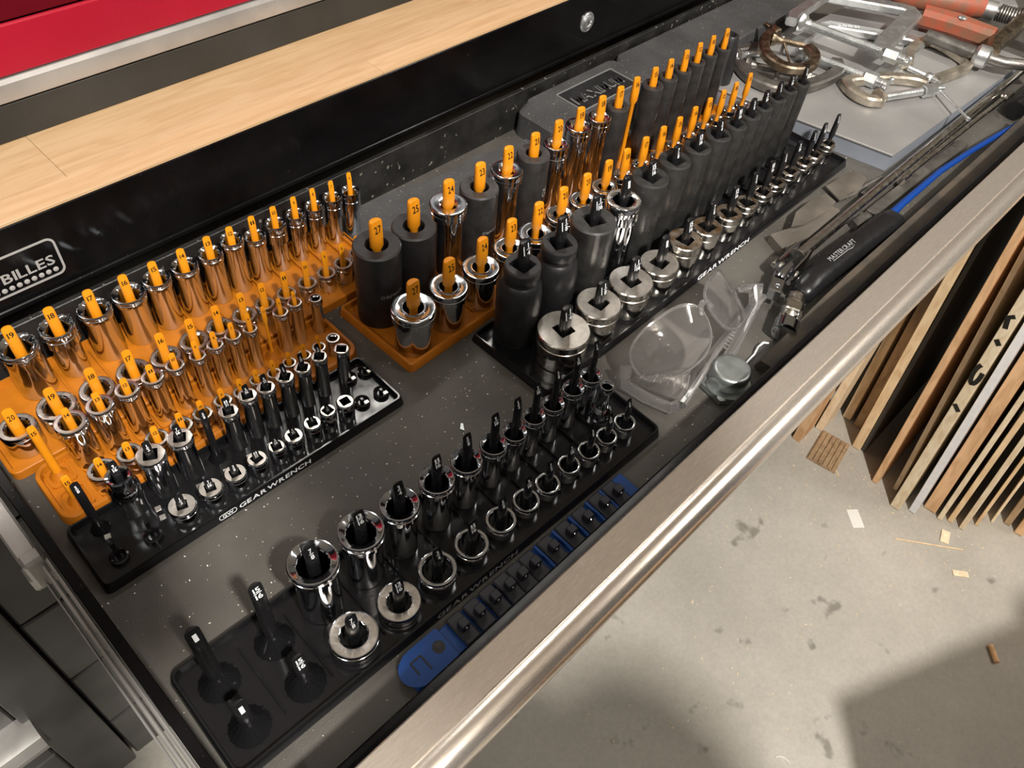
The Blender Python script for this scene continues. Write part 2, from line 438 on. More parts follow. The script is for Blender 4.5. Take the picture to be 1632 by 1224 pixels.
# carcass behind the front plane, with a front post and the panels of the main column
box(mb, -0.60, 2.10, 0.565, 1.10, ZF + 0.10, 0.086, 0.002, 0, TC)
mb.build('carcass', BLACKM, chest)
mb = MB(); box(mb, -0.127, -0.070, 0.535, 0.564, ZF + 0.10, -0.03, 0.002, 0, TC)
mb.build('corner_post', GREYM, chest)
for za, zb in ((-0.165, -0.018), (-0.315, -0.170), (-0.465, -0.320), (-0.615, -0.470), (ZF + 0.10, -0.620)):
    mb = MB(); box(mb, -0.0665, 2.10, 0.541, 0.564, za, zb, 0.002, 0, TC)
    mb.build('front_panel', GREYM, chest)
for za, zb in ((-0.30, -0.02), (-0.60, -0.305), (ZF + 0.10, -0.605)):
    mb = MB(); box(mb, -0.60, -0.1305, 0.545, 0.564, za, zb, 0.002, 0, TC)
    d = mb.build('side_column_drawer', GREYM, chest)
    if za == -0.60:
        q = MB()
        prof = [(0.545, -0.509), (0.516, -0.509), (0.506, -0.503), (0.504, -0.492), (0.510, -0.484), (0.511, -0.480), (0.526, -0.474), (0.545, -0.474)]
        loft(q, [[(x, y, z) for y, z in prof] for x in (-0.58, -0.119)], 0, TC)
        h = q.build('drawer_pull', ALUS, d, sharp=25); h['label'] = 'pale aluminium pull'
for x in (-0.55, 0.2, 1.1, 2.0):
    q = MB()
    lathe(q, [(0.05, -0.012), (0.052, -0.008), (0.052, 0.008), (0.05, 0.012)], 24, 0, TC @ T(x, 0.75, ZF + 0.052) @ RX(pi/2))
    box(q, x - 0.03, x + 0.03, 0.72, 0.78, ZF + 0.09, ZF + 0.10, 0, 0, TC)
    q.build('caster', BLACKP, chest)
# the tall black face above the drawer opening
mb = MB(); box(mb, -0.60, 2.10, 0.540, 0.562, 0.0465, 0.1155, 0.0012, 0, TC)
box(mb, -0.60, 2.10, 0.5372, 0.5402, 0.0465, 0.0515, 0.0008, 0, TC)
fascia = mb.build('fascia', BLACKM, chest)
def FA(x, z, y=0.5396): return TC @ T(x, y, z) @ RX(pi/2)       # flat things on the fascia, reading along x
# badge
q = MB()
outer = rrect(-0.05, 0.1135, 0.0605, 0.0945, 0.006, 0); inner = rrect(-0.0483, 0.1118, 0.0622, 0.0928, 0.0045, 0)
M_ = FA(0, 0, 0.5397)
fl = [outer, [(x, y, 0.0004) for x, y, z in outer], [(x, y, 0.0004) for x, y, z in inner], inner]
loft(q, fl, 0, M_, cap0=False, cap1=False)
put_text(q, 'BILLES', 0.0380, 0.0086, FA(0.0893, 0.0762, 0.5392), 0, gap=0.07)
put_text(q, 'MULTI-', 0.040, 0.0086, FA(0.0475, 0.0762, 0.5392), 0, gap=0.07)
for i in range(12):
    lathe(q, [(0.0021, 0), (0.0019, 0.0006), (0.0009, 0.0010)], 12, 0, FA(0.1065 - i*0.0054, 0.0664, 0.5397))
bd = q.build('badge', LIGHTM, fascia); bd['label'] = 'pale badge outline with raised lettering'
# lock
q = MB()
lathe(q, [(0.0112, 0.0), (0.0112, 0.0012), (0.0100, 0.0022), (0.0092, 0.0022), (0.0088, 0.0018), (0.0078, 0.0018), (0.0074, 0.0036), (0.0062, 0.0042), (0.0040, 0.0042), (0.0036, 0.0030), (0.0008, 0.0030)], 32, 0, FA(0.714, 0.0815, 0.5400))
lk = q.build('lock', ZINC, fascia)
q = MB(); box(q, -0.0006, 0.0006, -0.0022, 0.0022, 0.0030, 0.0034, 0, 0, FA(0.714, 0.0815, 0.5400))
q.build('key_slot', CASED, chest)

# the open drawer
drawer = thing('open_drawer', 'x', 'drawer'); del drawer['label']; del drawer['category']
drawer.name = 'open_drawer'; drawer.parent = chest; drawer.location = (-1.0, -0.56, -ZF)
mb = MB(); box(mb, -0.0030, DX1, 0.116, 0.527, -0.004, 0.0)
mb.build('liner', MATR, drawer, smooth=False)
mb = MB(); box(mb, -0.0052, DX1 + 0.002, 0.112, 0.531, -0.0062, -0.004)
mb.build('drawer_bottom', BLACKM, drawer, smooth=False)
mb = MB(); box(mb, -0.0052, DX1, 0.5262, 0.5315, -0.004, 0.0445, 0.0006)
mb.build('rear_wall', WALLR, drawer)
mb = MB(); box(mb, -0.0055, -0.0030, 0.112, 0.531, -0.004, 0.047, 0.0006)
box(mb, -0.0055, 0.0012, 0.112, 0.531, 0.0462, 0.0478, 0.0006)
mb.build('side_wall', BLACKM, drawer)
mb = MB(); box(mb, DX1, DX1 + 0.003, 0.112, 0.531, -0.004, 0.047, 0.0006)
mb.build('side_wall', BLACKM, drawer)
mb = MB()
prof = [(0.100, -0.006), (0.1160, -0.006), (0.1160, 0.034), (0.1185, 0.036), (0.1195, 0.0545), (0.1180, 0.0558), (0.1060, 0.0560), (0.100, 0.0545)]
prof = [(0.096, -0.012), (0.1160, -0.012), (0.1160, 0.030), (0.1190, 0.034), (0.1190, 0.0500), (0.1175, 0.0520), (0.1085, 0.0540), (0.096, 0.0545)]
loft(mb, [[(x, y, z) for y, z in prof] for x in (-0.012, DX1 + 0.01)])
mb.build('front_wall', BLACKM, drawer, sharp=25)
# aluminium full-width pull: flat band, a crease, rounded nose
mb = MB()
prof = [(0.1100, 0.0540), (0.1102, 0.0595), (0.1092, 0.0604), (0.0905, 0.0600), (0.0897, 0.0590), (0.0890, 0.0592), (0.0870, 0.0600),
        (0.0835, 0.0603), (0.0795, 0.0592), (0.0765, 0.0570), (0.0745, 0.0540), (0.0736, 0.0500), (0.0740, 0.0440), (0.0750, 0.0400), (0.0762, 0.0395),
        (0.0775, 0.0400), (0.0785, 0.0500), (0.0960, 0.0530), (0.0960, 0.0200), (0.0980, 0.0200), (0.0980, 0.0540)]
prof = list(reversed(prof)); prof = prof[::-1]
loft(mb, [[(x, y, z) for y, z in reversed(prof)] for x in (-0.030, DX1 + 0.03)])
pl_ = mb.build('drawer_pull', ALU, drawer, sharp=28); pl_['label'] = 'wide brushed aluminium rail along the drawer front'
# telescopic slide on the left side
q = MB()
prof = [(-0.0205, 0.012), (-0.0190, 0.010), (-0.0180, 0.010), (-0.0180, 0.0125), (-0.0140, 0.0130), (-0.0130, 0.034), (-0.0090, 0.036), (-0.0085, 0.0385), (-0.0100, 0.0395), (-0.0195, 0.0395), (-0.0208, 0.0375)]
loft(q, [[(x, y, z) for x, z in prof] for y in (0.536, 0.346)])
sl = q.build('outer_slide', ALUS, drawer, sharp=25)
q = MB(); box(q, -0.0205, -0.0072, 0.338, 0.349, 0.010, 0.0405, 0.002)
box(q, -0.0225, -0.0180, 0.342, 0.356, 0.004, 0.020, 0.002)
q.build('slide_stop', ALUS, drawer)
q = MB(); box(q, -0.0125, -0.0100, 0.060, 0.345, 0.022, 0.0340, 0.0008)
box(q, -0.0088, -0.0060, 0.060, 0.345, 0.030, 0.0365, 0.0010)
box(q, -0.0160, -0.0145, 0.060, 0.345, 0.010, 0.0150, 0.0006)
q.build('inner_slide', ALUS, drawer)

# ================================================================ worktop and upper chest
wt = thing('wooden_worktop', 'pale wooden plank worktop above the open drawer', 'worktop', (1.0, 0.6, 0.087))
rows_w = [(0.5400, 0.5640, [-0.60, 0.07, 0.425, 0.80, 1.5, 2.1]), (0.5646, 0.6320, [-0.60, 0.145, 0.66, 1.1, 1.7, 2.1]), (0.6326, 0.70, [-0.6, 0.3, 0.9, 2.1]), (0.7006, 0.80, [-0.6, 0.5, 1.2, 2.1]), (0.8006, 1.1, [-0.6, 0.2, 1.4, 2.1])]
for ya, yb, xs in rows_w:
    for xa, xb in zip(xs[:-1], xs[1:]):
        q = MB(); box(q, xa + 0.00012 - 1.0, xb - 0.00012 - 1.0, ya - 0.6, yb - 0.6, 0.0295 - 0.0287 if ya > 0.55 else 0.0286, 0.0312, 0.00015)
        q.build('plank', MAPLE, wt)
uc = thing('upper_tool_chest', 'red tool chest with black base standing on the wooden worktop', 'tool chest', (1.0, 0.8, 0.1185))
TU = T(-1.0, -0.8, -0.1185)
q = MB(); box(q, -0.60, 2.0, 0.629, 1.05, 0.1185, 0.1475, 0.001, 0, TU)
b = q.build('base', RUBBER, uc); b['label'] = 'matt black base strip'
q = MB(); box(q, -0.60, 2.0, 0.6335, 1.05, 0.1480, 0.42, 0.001, 0, TU); q.build('carcass', BLACKM, uc)
q = MB(); box(q, -0.595, 1.995, 0.6290, 0.6332, 0.1665, 0.2020, 0.0012, 0, TU)
q.build('drawer_front', RED, uc)
q = MB(); box(q, -0.595, 1.995, 0.6290, 0.6332, 0.2040, 0.2900, 0.0012, 0, TU)
d = q.build('drawer_front', REDD, uc); d['label'] = 'darker red upper drawer front'
q = MB()
prof = [(0.6330, 0.1484), (0.6285, 0.1484), (0.6262, 0.1500), (0.6256, 0.1560), (0.6262, 0.1630), (0.6290, 0.1655), (0.6330, 0.1655)]
loft(q, [[(x, y, z) for y, z in reversed(prof)] for x in (-0.59, 1.99)], 0, TU)
d = q.build('drawer_pull', ALUS, uc, sharp=25); d['label'] = 'smudged pale aluminium strip'

# ================================================================ socket trays with numbered pegs
ROWS = {
 'T1b': [('19','c',53.2,51.2,14.3), ('18','step',82.1,52.7,12.9), ('17','c',110.7,53.2,12.6), ('16','c',137.4,52.9,12.9),
  ('15','c',161.0,54.5,11.1), ('14','c',184.7,54.3,11.0), ('13','c',207.5,54.9,10.2), ('12','c',227.6,58.5,9.7),
  ('11','c',248.1,51.3,9.3), ('10','step',268.7,54.3,9.1), ('9','step',288.7,54.2,8.6), ('8','step',308.0,53.2,8.7),
  ('7','step',327.2,53.8,8.5), ('6','step',346.5,51.6,8.6), ],
 'T1f': [('20','c',23.4,27.3,12.8), ('19','c',51.5,28.2,13.9), ('18','c',80.1,24.7,12.9), ('17','c',107.9,24.6,12.4),
  ('16','c',133.7,21.9,11.8), ('15','c',157.8,23.6,11.4), ('14','c',180.0,24.8,10.4), ('13','c',202.3,23.3,9.9),
  ('12','c',221.4,24.2,8.2), ('11','c',242.1,23.5,8.3), ('10','c',262.7,23.2,8.4), ('9','c',282.1,23.3,8.2),
  ('8','c',299.7,24.3,8.3), ('7','c',315.5,27.0,8.1), ],
 'T2b': [('15','e',27.6,0.0,0.0), ('14','c',49.7,46.4,10.9), ('13','c',70.7,48.1,9.5), ('12','c',90.5,49.1,8.3),
  ('11','c',109.4,48.2,7.9), ('10','c',126.7,48.4,6.9), ('9','c',144.2,46.1,6.2), ('8','c',158.9,47.8,6.3),
  ('7','c',173.7,47.7,6.3), ('6','c',188.1,45.2,5.6), ('5.5','e',201.4,0.0,0.0), ('5','c',215.2,45.9,6.3),
  ('4.5','c',228.5,47.8,6.0), ('4','n',247.0,41.0,5.5), ],
 'T2f': [('15','e',27.2,0.0,0.0), ('14','c',49.3,19.1,10.0), ('13','c',69.3,20.8,8.6), ('12','c',89.8,20.1,8.2),
  ('11','c',108.7,18.9,8.1), ('10','c',125.4,18.7,7.3), ('9','c',142.4,20.1,6.9), ('8','c',157.6,17.6,6.4),
  ('7','c',171.5,21.5,5.8), ('6','c',186.2,18.3,5.9), ('5.5','c',200.3,20.5,5.7), ('5','c',214.0,19.4,5.7),
  ('4.5','c',227.7,19.3,5.8), ('4','n',241.3,20.4,5.9), ],
 'T3b': [('5/8','e',27.6,0.0,0.0), ('9/16','bulge',51.8,43.6,8.5), ('1/2','c',75.0,45.3,9.7), ('7/16','c',96.2,45.3,8.6),
  ('3/8','e',115.7,0.0,0.0), ('11/32','c',133.0,43.8,7.0), ('5/16','c',149.0,48.6,6.8), ('9/32','c',163.7,45.7,6.6),
  ('1/4','c',179.5,45.4,6.7), ('7/32','c',194.6,44.3,6.2), ('3/16','c',209.6,45.8,6.0), ('5/32','n',229.3,40.3,5.9),
  ],
 'T3f': [('1/2','c',73.8,18.3,9.6), ('7/16','c',94.9,18.5,8.4), ('3/8','c',113.9,18.0,8.0), ('11/32','c',131.4,19.1,7.3),
  ('5/16','c',147.5,19.3,6.3), ('9/32','c',161.9,19.6,7.2), ('1/4','c',178.1,21.0,6.8), ('7/32','c',192.2,24.2,6.2),
  ('3/16','n',207.6,22.5,6.9), ],
 'T4b': [('27','k',298.0,80.2,19.4), ('25','k',337.2,77.8,18.5), ('24','c',376.1,80.7,16.1), ('23','k',413.0,79.7,17.2),
  ('22','c',447.7,82.0,14.6), ('21','k',482.4,83.2,15.3), ('20','step',514.4,79.8,12.1), ('19','c',545.6,86.4,13.0),
  ('18','c',577.6,82.6,11.5), ('17','k',605.7,83.6,11.3), ('16','e',631.7,0.0,0.0), ('15','k',662.4,85.8,11.3),
  ('14','k',689.6,85.1,10.3), ('13','k',717.3,83.5,9.3), ('12','k',742.1,84.5,9.4), ('11','k',767.2,85.0,8.7),
  ('10','k',795.1,82.8,8.5), ],
 'T4f': [('27','c',296.4,46.1,18.3), ('25','c',335.1,44.6,16.4), ('24','c',373.2,43.1,16.3), ('23','c',408.3,44.1,14.4),
  ('22','c',442.8,41.3,15.8), ('21','c',475.8,45.3,13.3), ('20','c',508.9,45.0,13.6), ('19','c',540.7,44.8,13.2),
  ('18','c',568.3,45.9,9.7), ('17','c',598.0,44.6,9.1), ('16','c',627.3,41.9,7.8), ('15','c',655.4,42.6,7.9),
  ('14','c',682.5,42.5,7.6), ('13','c',709.4,42.3,7.8), ('12','c',736.0,40.6,7.5), ('11','c',760.7,42.0,7.6),
  ('10','c',788.3,37.4,7.7), ],
 'T5b': [('1-1/4','neck',367.4,83.1,15.0), ('1-1/8','neck',411.3,81.1,15.0), ('1-1/16','k',454.2,82.3,19.3), ('1','knurl',493.6,83.8,15.9),
  ('15/16','k',529.1,91.1,16.5), ('7/8','k',564.5,93.2,14.8), ('13/16','k',600.1,92.0,13.1), ('3/4','k',634.2,91.0,12.3),
  ('11/16','k',665.1,89.4,10.4), ('5/8','k',690.2,90.5,10.2), ('9/16','k',714.0,90.5,9.5), ('1/2','k',739.8,90.4,9.3),
  ('7/16','k',762.8,91.4,8.7), ('3/8','k',791.2,88.7,8.4), ],
 'T5f': [('1-1/4','c',378.8,34.7,22.2), ('1-1/8','c',423.0,36.5,19.4), ('1-1/16','c',467.4,34.5,19.7), ('1','c',510.1,30.9,18.0),
  ('15/16','c',546.7,37.9,16.2), ('7/8','c',583.9,33.5,14.5), ('13/16','c',621.7,30.6,13.4), ('3/4','c',656.0,26.3,11.5),
  ('11/16','c',687.1,24.5,10.2), ('5/8','c',711.8,24.9,9.9), ('9/16','c',739.3,26.1,9.7), ('1/2','c',770.0,24.2,9.5),
  ('7/16','c',791.8,23.8,9.2), ('3/8','c',820.8,25.3,8.9), ],
 'T6b': [('1','e',27.7,0.0,0.0), ('15/16','e',65.9,0.0,0.0), ('7/8','c',101.7,62.9,15.7), ('13/16','c',136.5,59.5,14.7),
  ('3/4','c',166.8,57.5,13.1), ('11/16','c',197.8,55.1,12.2), ('5/8','c',224.1,51.6,11.2), ('9/16','c',249.5,47.5,10.0),
  ('1/2','c',270.6,43.0,9.2), ('7/16','c',290.0,45.1,8.6), ('3/8','c',310.5,43.1,8.6), ('5/16','c',331.7,44.3,8.6),
  ('1/4','c',351.8,44.0,8.7), ],
 'T6f': [('1','e',26.4,0.0,0.0), ('15/16','e',64.7,0.0,0.0), ('7/8','c',101.2,17.0,15.9), ('13/16','c',136.4,13.8,14.6),
  ('3/4','c',168.4,17.1,13.2), ('11/16','c',198.7,14.4,12.1), ('5/8','c',225.8,15.6,11.1), ('9/16','c',250.5,14.8,10.0),
  ('1/2','c',272.3,14.6,9.4), ('7/16','c',294.1,17.9,8.6), ('3/8','c',316.2,15.8,8.7), ('5/16','c',336.1,16.4,8.3),
  ('1/4','c',357.5,15.5,8.7), ],
}

YL = dict(T1b=(.5009,-.0168), T1f=(.4546,-.0207), T2b=(.4181,-.0182), T2f=(.3916,-.0222), T3b=(.3607,-.0157), T3f=(.3324,-.0278), T4b=(.3889,.0253), T4f=(.3437,.0255), T5b=(.2995,.0098), T5f=(.2575,.0105), T6b=(.2182,-.0230), T6f=(.1847,-.0295))
TIP = dict(T1b=.070, T1f=.0455, T2b=.0595, T2f=.0315, T3b=.0575, T3f=.0295, T4b=.103, T4f=.073, T5b=.106, T5f=.060, T6b=.079, T6f=.041)
DECK = dict(T1=.0050, T2=.0035, T3=.0030, T4=.0030, T5=.0030, T6=.0030)
PEGR = dict(T1=(4.1, 2.4), T2=(2.9, 1.6), T3=(2.9, 1.8), T4=(5.9, 3.9), T5=(5.6, 3.7), T6=(4.5, 2.7))

def peg(tray, x, y, z0, tip, r, s, black, head=0.020, stem=1.0, ink=None, parent=None, cut=0.2):
    """printed peg: round stem, flat sloping face cut on the front of the tip"""
    mb = MB(); n = 20; ry = 0.80
    hz = min(tip * 0.5, head)
    zs = [(z0, stem), (tip - hz - 0.004, stem), (tip - hz, 1.0), (tip - 0.62*hz, 1.0), (tip - 0.30*hz, 0.99), (tip - 0.0012, 0.95), (tip - 0.0003, 0.84), (tip, 0.62)]
    if stem > 0.99: zs = [(z0, 1.05)] + zs[1:]
    rings = []
    zc = tip - 0.75*hz
    for z, k in zs:
        rg = []
        for i in range(n):
            a = 2*pi*i/n; px = r*k*cos(a); py = r*ry*k*sin(a)
            if z > zc:
                lim = -r*ry + (z - zc) * cut
                py = max(py, lim)
            rg.append((px, py, z))
        rings.append(rg)
    loft(mb, rings)
    ang = atan(cut)
    h = 0.75*hz
    zm = tip - min(0.52*hz, r*0.25 + 0.0035) - r*0.35
    ym = -r*ry + (zm - zc) * cut - 0.00012
    frac_text(mb, s, r*(1.12 if black else 0.95), T(0, ym, zm) @ RX(pi/2 - ang), 1)
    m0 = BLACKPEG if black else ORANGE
    o = mb.build('peg', [m0, INKW if black else INKB], parent, loc=(x, y, 0))
    o['label'] = ('black' if black else 'orange') + ' peg marked ' + s
    return o

def hexf(a, k=6):
    def f(t):
        w = 2*pi/k; q = (t % w) - w/2
        return a * cos(w/2) / cos(q)
    return f
def star12(a):
    def f(t):
        w = pi/6; q = abs((t % w) - w/2) / (w/2)
        return a * (0.94 + 0.06*q)
    return f
def squaref(a, rot=0.0):
    def f(t):
        q = t + rot
        return a / max(abs(cos(q)), abs(sin(q)))
    return f

def socket_mesh(r, h, kind, tray, size):
    """hollow socket standing on its lower end; r top radius, h height (metres)"""
    mb = MB(); n = 48; P = []
    grp = tray[:2]; row = tray[2]
    mats = [CHROME, SATIN]
    e = 0.0007
    def out(profile):
        for z, q in profile: P.append((q, z, None))
    hole = None; inner = None; topsat = False; edge = False
    if grp in ('T4', 'T5') and kind in ('k', 'neck'):
        g = IMPACT
        if grp == 'T5' and size not in ('1-1/4', '1-1/8'): g = IMPACTG
        if grp == 'T4' and size not in ('27', '25'): g = IMPACTG
        mats = [g, IMPACTE]; edge = True
        if kind == 'neck':
            rb = 1.24*r
            out([(0, rb*0.96), (0.002, rb), (h - 0.031, rb), (h - 0.029, rb*0.985), (h - 0.020, rb*0.93), (h - 0.0165, r*1.0), (h - 0.0155, r*0.93), (h - 0.012, r*0.90), (h - 0.0112, r*0.98), (h - 0.0105, r), (h - 0.002, r), (h, r*0.93)])
        else:
            out([(0, r*0.95), (0.0015, r*0.985), (h*0.5, r*0.99), (h - 0.0016, r), (h, r*0.94)])
        hs = max(0.0072 if r > 0.0115 else r*0.53, 0.0)
        hs = min(hs, r*0.56)
        hole = squaref(1.0, 0.15 if grp == 'T5' else 0.3); hr = hs
        if grp == 'T4': hole = None; hr = max(r*0.44, 0.0050)
        inner = [(h - 0.0008, hr*1.06, hole), (h - 0.0018, hr, hole)]
        top_in = (h, hr*1.12, hole)
    elif tray == 'T5f' or tray == 'T3f':
        d = 0.0 if tray == 'T5f' else 0.0
        big = r > 0.0155
        out([(0, r*0.90), (0.001, r*0.93), (h*0.45, r*0.93), (h*0.47, r*0.985), (h*0.72, r*0.985), (h*0.735, r*0.955), (h*0.765, r*0.955), (h*0.78, r), (h - 0.0010, r), (h, r - 0.0009)])
        hs = 0.0066 if tray == 'T5f' else 0.0033
        hs = min(hs, r*0.56)
        hole = squaref(1.0, 0.1); hr = hs
        top_in = (h, hr*1.08, hole); inner = [(h - 0.0006, hr, hole)]
        mats = [CHROME2 if tray == 'T5f' else CHROME, (RUSTY if r < 0.0165 and tray == 'T5f' else SATIN)]
        topsat = True
    elif kind == 'bulge':
        rb = 1.22*r
        out([(0, rb*0.86), (0.001, rb*0.88), (h - 0.030, rb*0.88), (h - 0.023, rb*0.97), (h - 0.018, rb), (h - 0.012, rb*0.98), (h - 0.0105, rb*0.90), (h - 0.0085, r*0.96), (h - 0.0010, r), (h, r - 0.0007)])
        hole = squaref(1.0, 0.6); hr = 0.0040
        top_in = (h - 0.0006, r*0.72, None); inner = [(h - 0.0030, hr*1.1, hole), (h - 0.005, hr, hole)]
    else:
        if grp == 'T4': rb, hd = 0.82, 0.011
        elif grp == 'T6': rb, hd = 0.86, 0.009
        elif grp == 'T1': rb, hd = 0.93, 0.007
        else: rb, hd = 0.90, 0.006
        if row == 'f': rb = min(0.97, rb + 0.07)
        if kind == 'step':
            rb = 0.72 if grp == 'T4' else 0.78
            hd = 0.024 if grp == 'T4' else (0.014 if r > 0.011 else 0.018)
        hd = min(hd, h*0.45)
        out([(0, r*rb*0.96), (0.0008, r*rb), (h - hd - 0.0012, r*rb), (h - hd, r*0.985)])
        if kind == 'knurl':
            kn = lambda t: 1 + 0.025*(1 if sin(18*t) > 0 else -1)
            P += [(r*0.80, h - 0.020, None), (r*0.94, h - 0.0195, kn), (r*0.94, h - 0.0085, kn), (r*0.86, h - 0.0080, None), (r*0.86, h - 0.0060, None), (r*0.99, h - 0.0055, None)]
        elif hd > 0.005:
            zg = h - hd*0.45
            out([(zg - 0.0008, r*0.985), (zg - 0.0005, r*0.95), (zg + 0.0005, r*0.95), (zg + 0.0008, r*0.99)])
        out([(h - 0.0014, r), (h - 0.0006, r*0.985), (h - 0.0001, r*0.95), (h, r*0.91)])
        if grp == 'T4':
            hr = max(0.0062 if r > 0.012 else r*0.52, r*0.40); hr = min(hr, r*0.66)
            if row == 'f' and r > 0.0125:
                top_in = (h - 0.0012, r*0.56, None); inner = [(h - 0.0004, r*0.53, None), (h - 0.0004, r*0.47, None), (h - 0.004, r*0.45, None)]
            else:
                top_in = (h - 0.0008, hr*1.25, None); inner = [(h - 0.0030, hr, hexf(1.0)), (h - 0.004, hr*0.98, hexf(1.0))]
        elif grp == 'T6':
            if row == 'f' and r > 0.0135:
                hr = r*0.54; mats = [CHROME, SATIN]; topsat = True; top_in = (h, hr*1.10, None); inner = [(h - 0.0006, hr*1.0, star12(1.02)), (h - 0.0014, hr, star12(1.0))]
            elif row == 'f':
                hr = r*0.68; top_in = (h - 0.0002, r*0.80, None); inner = [(h - 0.0010, r*0.74, None), (h - 0.0026, hr, star12(1.03))]
            else:
                hr = r*0.60; top_in = (h - 0.0006, r*0.86, None); inner = [(h - 0.0022, r*0.70, None), (h - 0.0034, hr*1.02, star12(1.03)), (h - 0.0045, hr, star12(1.0))]
        elif tray == 'T3b':
            hr = max(0.0034, r*0.42); topsat = True; top_in = (h, hr*1.16, squaref(0.98, 0.6)); inner = [(h - 0.0012, hr, squaref(0.98, 0.6))]
        elif grp == 'T1' and row == 'b':
            hr = r*0.66; top_in = (h - 0.0003, r*0.86, None); inner = [(h - 0.0014, r*0.76, None), (h - 0.0026, hr*1.04, hexf(1.02)), (h - 0.0036, hr, hexf(1.0))]
        else:
            hr = r*0.60; topsat = True; top_in = (h, r*0.70, None); inner = [(h - 0.0010, r*0.65, hexf(1.02)), (h - 0.0024, hr, hexf(1.04))]
            if kind == 'n': inner = [(h - 0.0012, r*0.70, None), (h - 0.0018, r*0.50, squaref(0.98, 0.5))]
    P.append((top_in[1], top_in[0], top_in[2]))
    for z, q, f in inner: P.append((q, z, f))
    zq, qq, fq = inner[-1]
    P.append((qq, h - 0.0065 if h > 0.012 else h*0.5, fq))
    P.append((max(qq*0.98, 0.0), 0.0, fq))
    rings = [ring(q, z, n, f) for q, z, f in P]
    loft(mb, rings, closed=True)
    if topsat:
        k = len(P); ti = max(i for i, p in enumerate(P) if abs(p[1] - h) < 1e-7) - 1
        for i in range(n): mb.m[ti*n + i] = 1
    if edge:
        ti = min(i for i, p in enumerate(P) if abs(p[1] - h) < 1e-7) - 1
        for i in range(n): mb.m[ti*n + i] = 1
    return mb, mats

TRAYN = dict(T1='long orange tray at the left back', T2='rounded orange tray of small sockets', T3='small black tray at left', T4='large orange tray', T5='large black tray behind the glasses', T6='black tray nearest the front')
ORD = ['first', 'second', 'third', 'fourth', 'fifth', 'sixth', 'seventh', 'eighth', 'ninth', 'tenth']
ROWN = dict(b='back row', f='front row')
def size_word(s): return s
def build_tray(key, x0, x1, df, db, lab, rim_h, wall, corner, material, pegblack, flare=0.0, rimmat=None):
    yb, sb = YL[key + 'b']; yf, sf = YL[key + 'f']
    s = (sb + sf)/2; a = atan(s)
    yf0 = yf + sf*x0; yb0 = yb + sb*x0
    t = thing('socket_tray', lab, 'socket tray', (x0, yf0, 0.0), a)
    Mi = (T(x0, yf0, 0) @ RZ(a)).inverted()
    L = (x1 - x0) / cos(a); D = (yb0 - yf0)
    mb = MB(); dk = DECK[key]
    o = 0.0008
    loft(mb, [rrect(-flare, L + flare, -df - flare, D + db + flare, corner, 0.0003), rrect(0, L, -df, D + db, corner, rim_h - 0.0006), rrect(0.0005, L - 0.0005, -df + 0.0005, D + db - 0.0005, corner, rim_h),
              rrect(wall, L - wall, -df + wall, D + db - wall, max(0.001, corner - wall*0.6), rim_h), rrect(wall + 0.0006, L - wall - 0.0006, -df + wall + 0.0006, D + db - wall - 0.0006, max(0.001, corner - wall*0.6), dk)])
    mb.build('base', material, t)
    return t, Mi, a, D, L

def slot_cone(t, lx, ly, z0, r, h, material, name='socket_cone'):
    """finned cone that a socket slides over"""
    mb = MB()
    lathe(mb, [(r*1.0, z0), (r*0.97, z0 + h*0.10), (r*0.62, z0 + h*0.55), (r*0.34, z0 + h)], 28, 0, T(lx, ly, 0))
    for i in range(16):
        a = 2*pi*i/16
        M_ = T(lx, ly, 0) @ RZ(a); w = 0.00035; e = 0.0006
        mb.add([(r*0.90, -w, z0), (r + e, -w, z0), (r*0.62 + e, -w, z0 + h*0.55 + e*0.5), (r*0.34 + e, -w, z0 + h), (r*0.30, -w, z0 + h), (r*0.90, w, z0), (r + e, w, z0), (r*0.62 + e, w, z0 + h*0.55 + e*0.5), (r*0.34 + e, w, z0 + h), (r*0.30, w, z0 + h)],
               [(0, 1, 2, 3, 4), (9, 8, 7, 6, 5), (1, 6, 7, 2), (2, 7, 8, 3), (3, 8, 9, 4)], 0, M_)
    return mb.build(name, material, t)

SPEC = {
 'T1': (0.004, 0.333, 0.021, 0.0215, 'long orange plastic tray of chrome sockets at the left back of the drawer', 0.0085, 0.0028, 0.006, ORANGE_SHADED, False, 0.0),
 'T2': (0.013, 0.256, 0.0165, 0.0120, 'rounded orange plastic tray of small chrome sockets between two left trays', 0.0090, 0.0030, 0.011, ORANGE_SHADED, False, 0.0008),
 'T3': (0.0095, 0.250, 0.0165, 0.0115, 'small black plastic tray of chrome sockets with white lettering on its front edge', 0.0085, 0.0018, 0.004, BLACKP, True, 0.0016),
 'T4': (0.2745, 0.812, 0.0205, 0.0250, 'large orange plastic tray of big sockets in the middle of the drawer', 0.0085, 0.0024, 0.004, ORANGE_SHADED, False, 0.0010),
 'T5': (0.339, 0.838, 0.0225, 0.0215, 'large black plastic tray of big sockets behind the safety glasses', 0.0080, 0.0015, 0.004, BLACKP, True, 0.0016),
 'T6': (0.0065, 0.380, 0.0215, 0.0225, 'long black plastic tray of chrome sockets nearest the front of the drawer', 0.0085, 0.0018, 0.006, BLACKP, True, 0.0016),
}
TR = {}
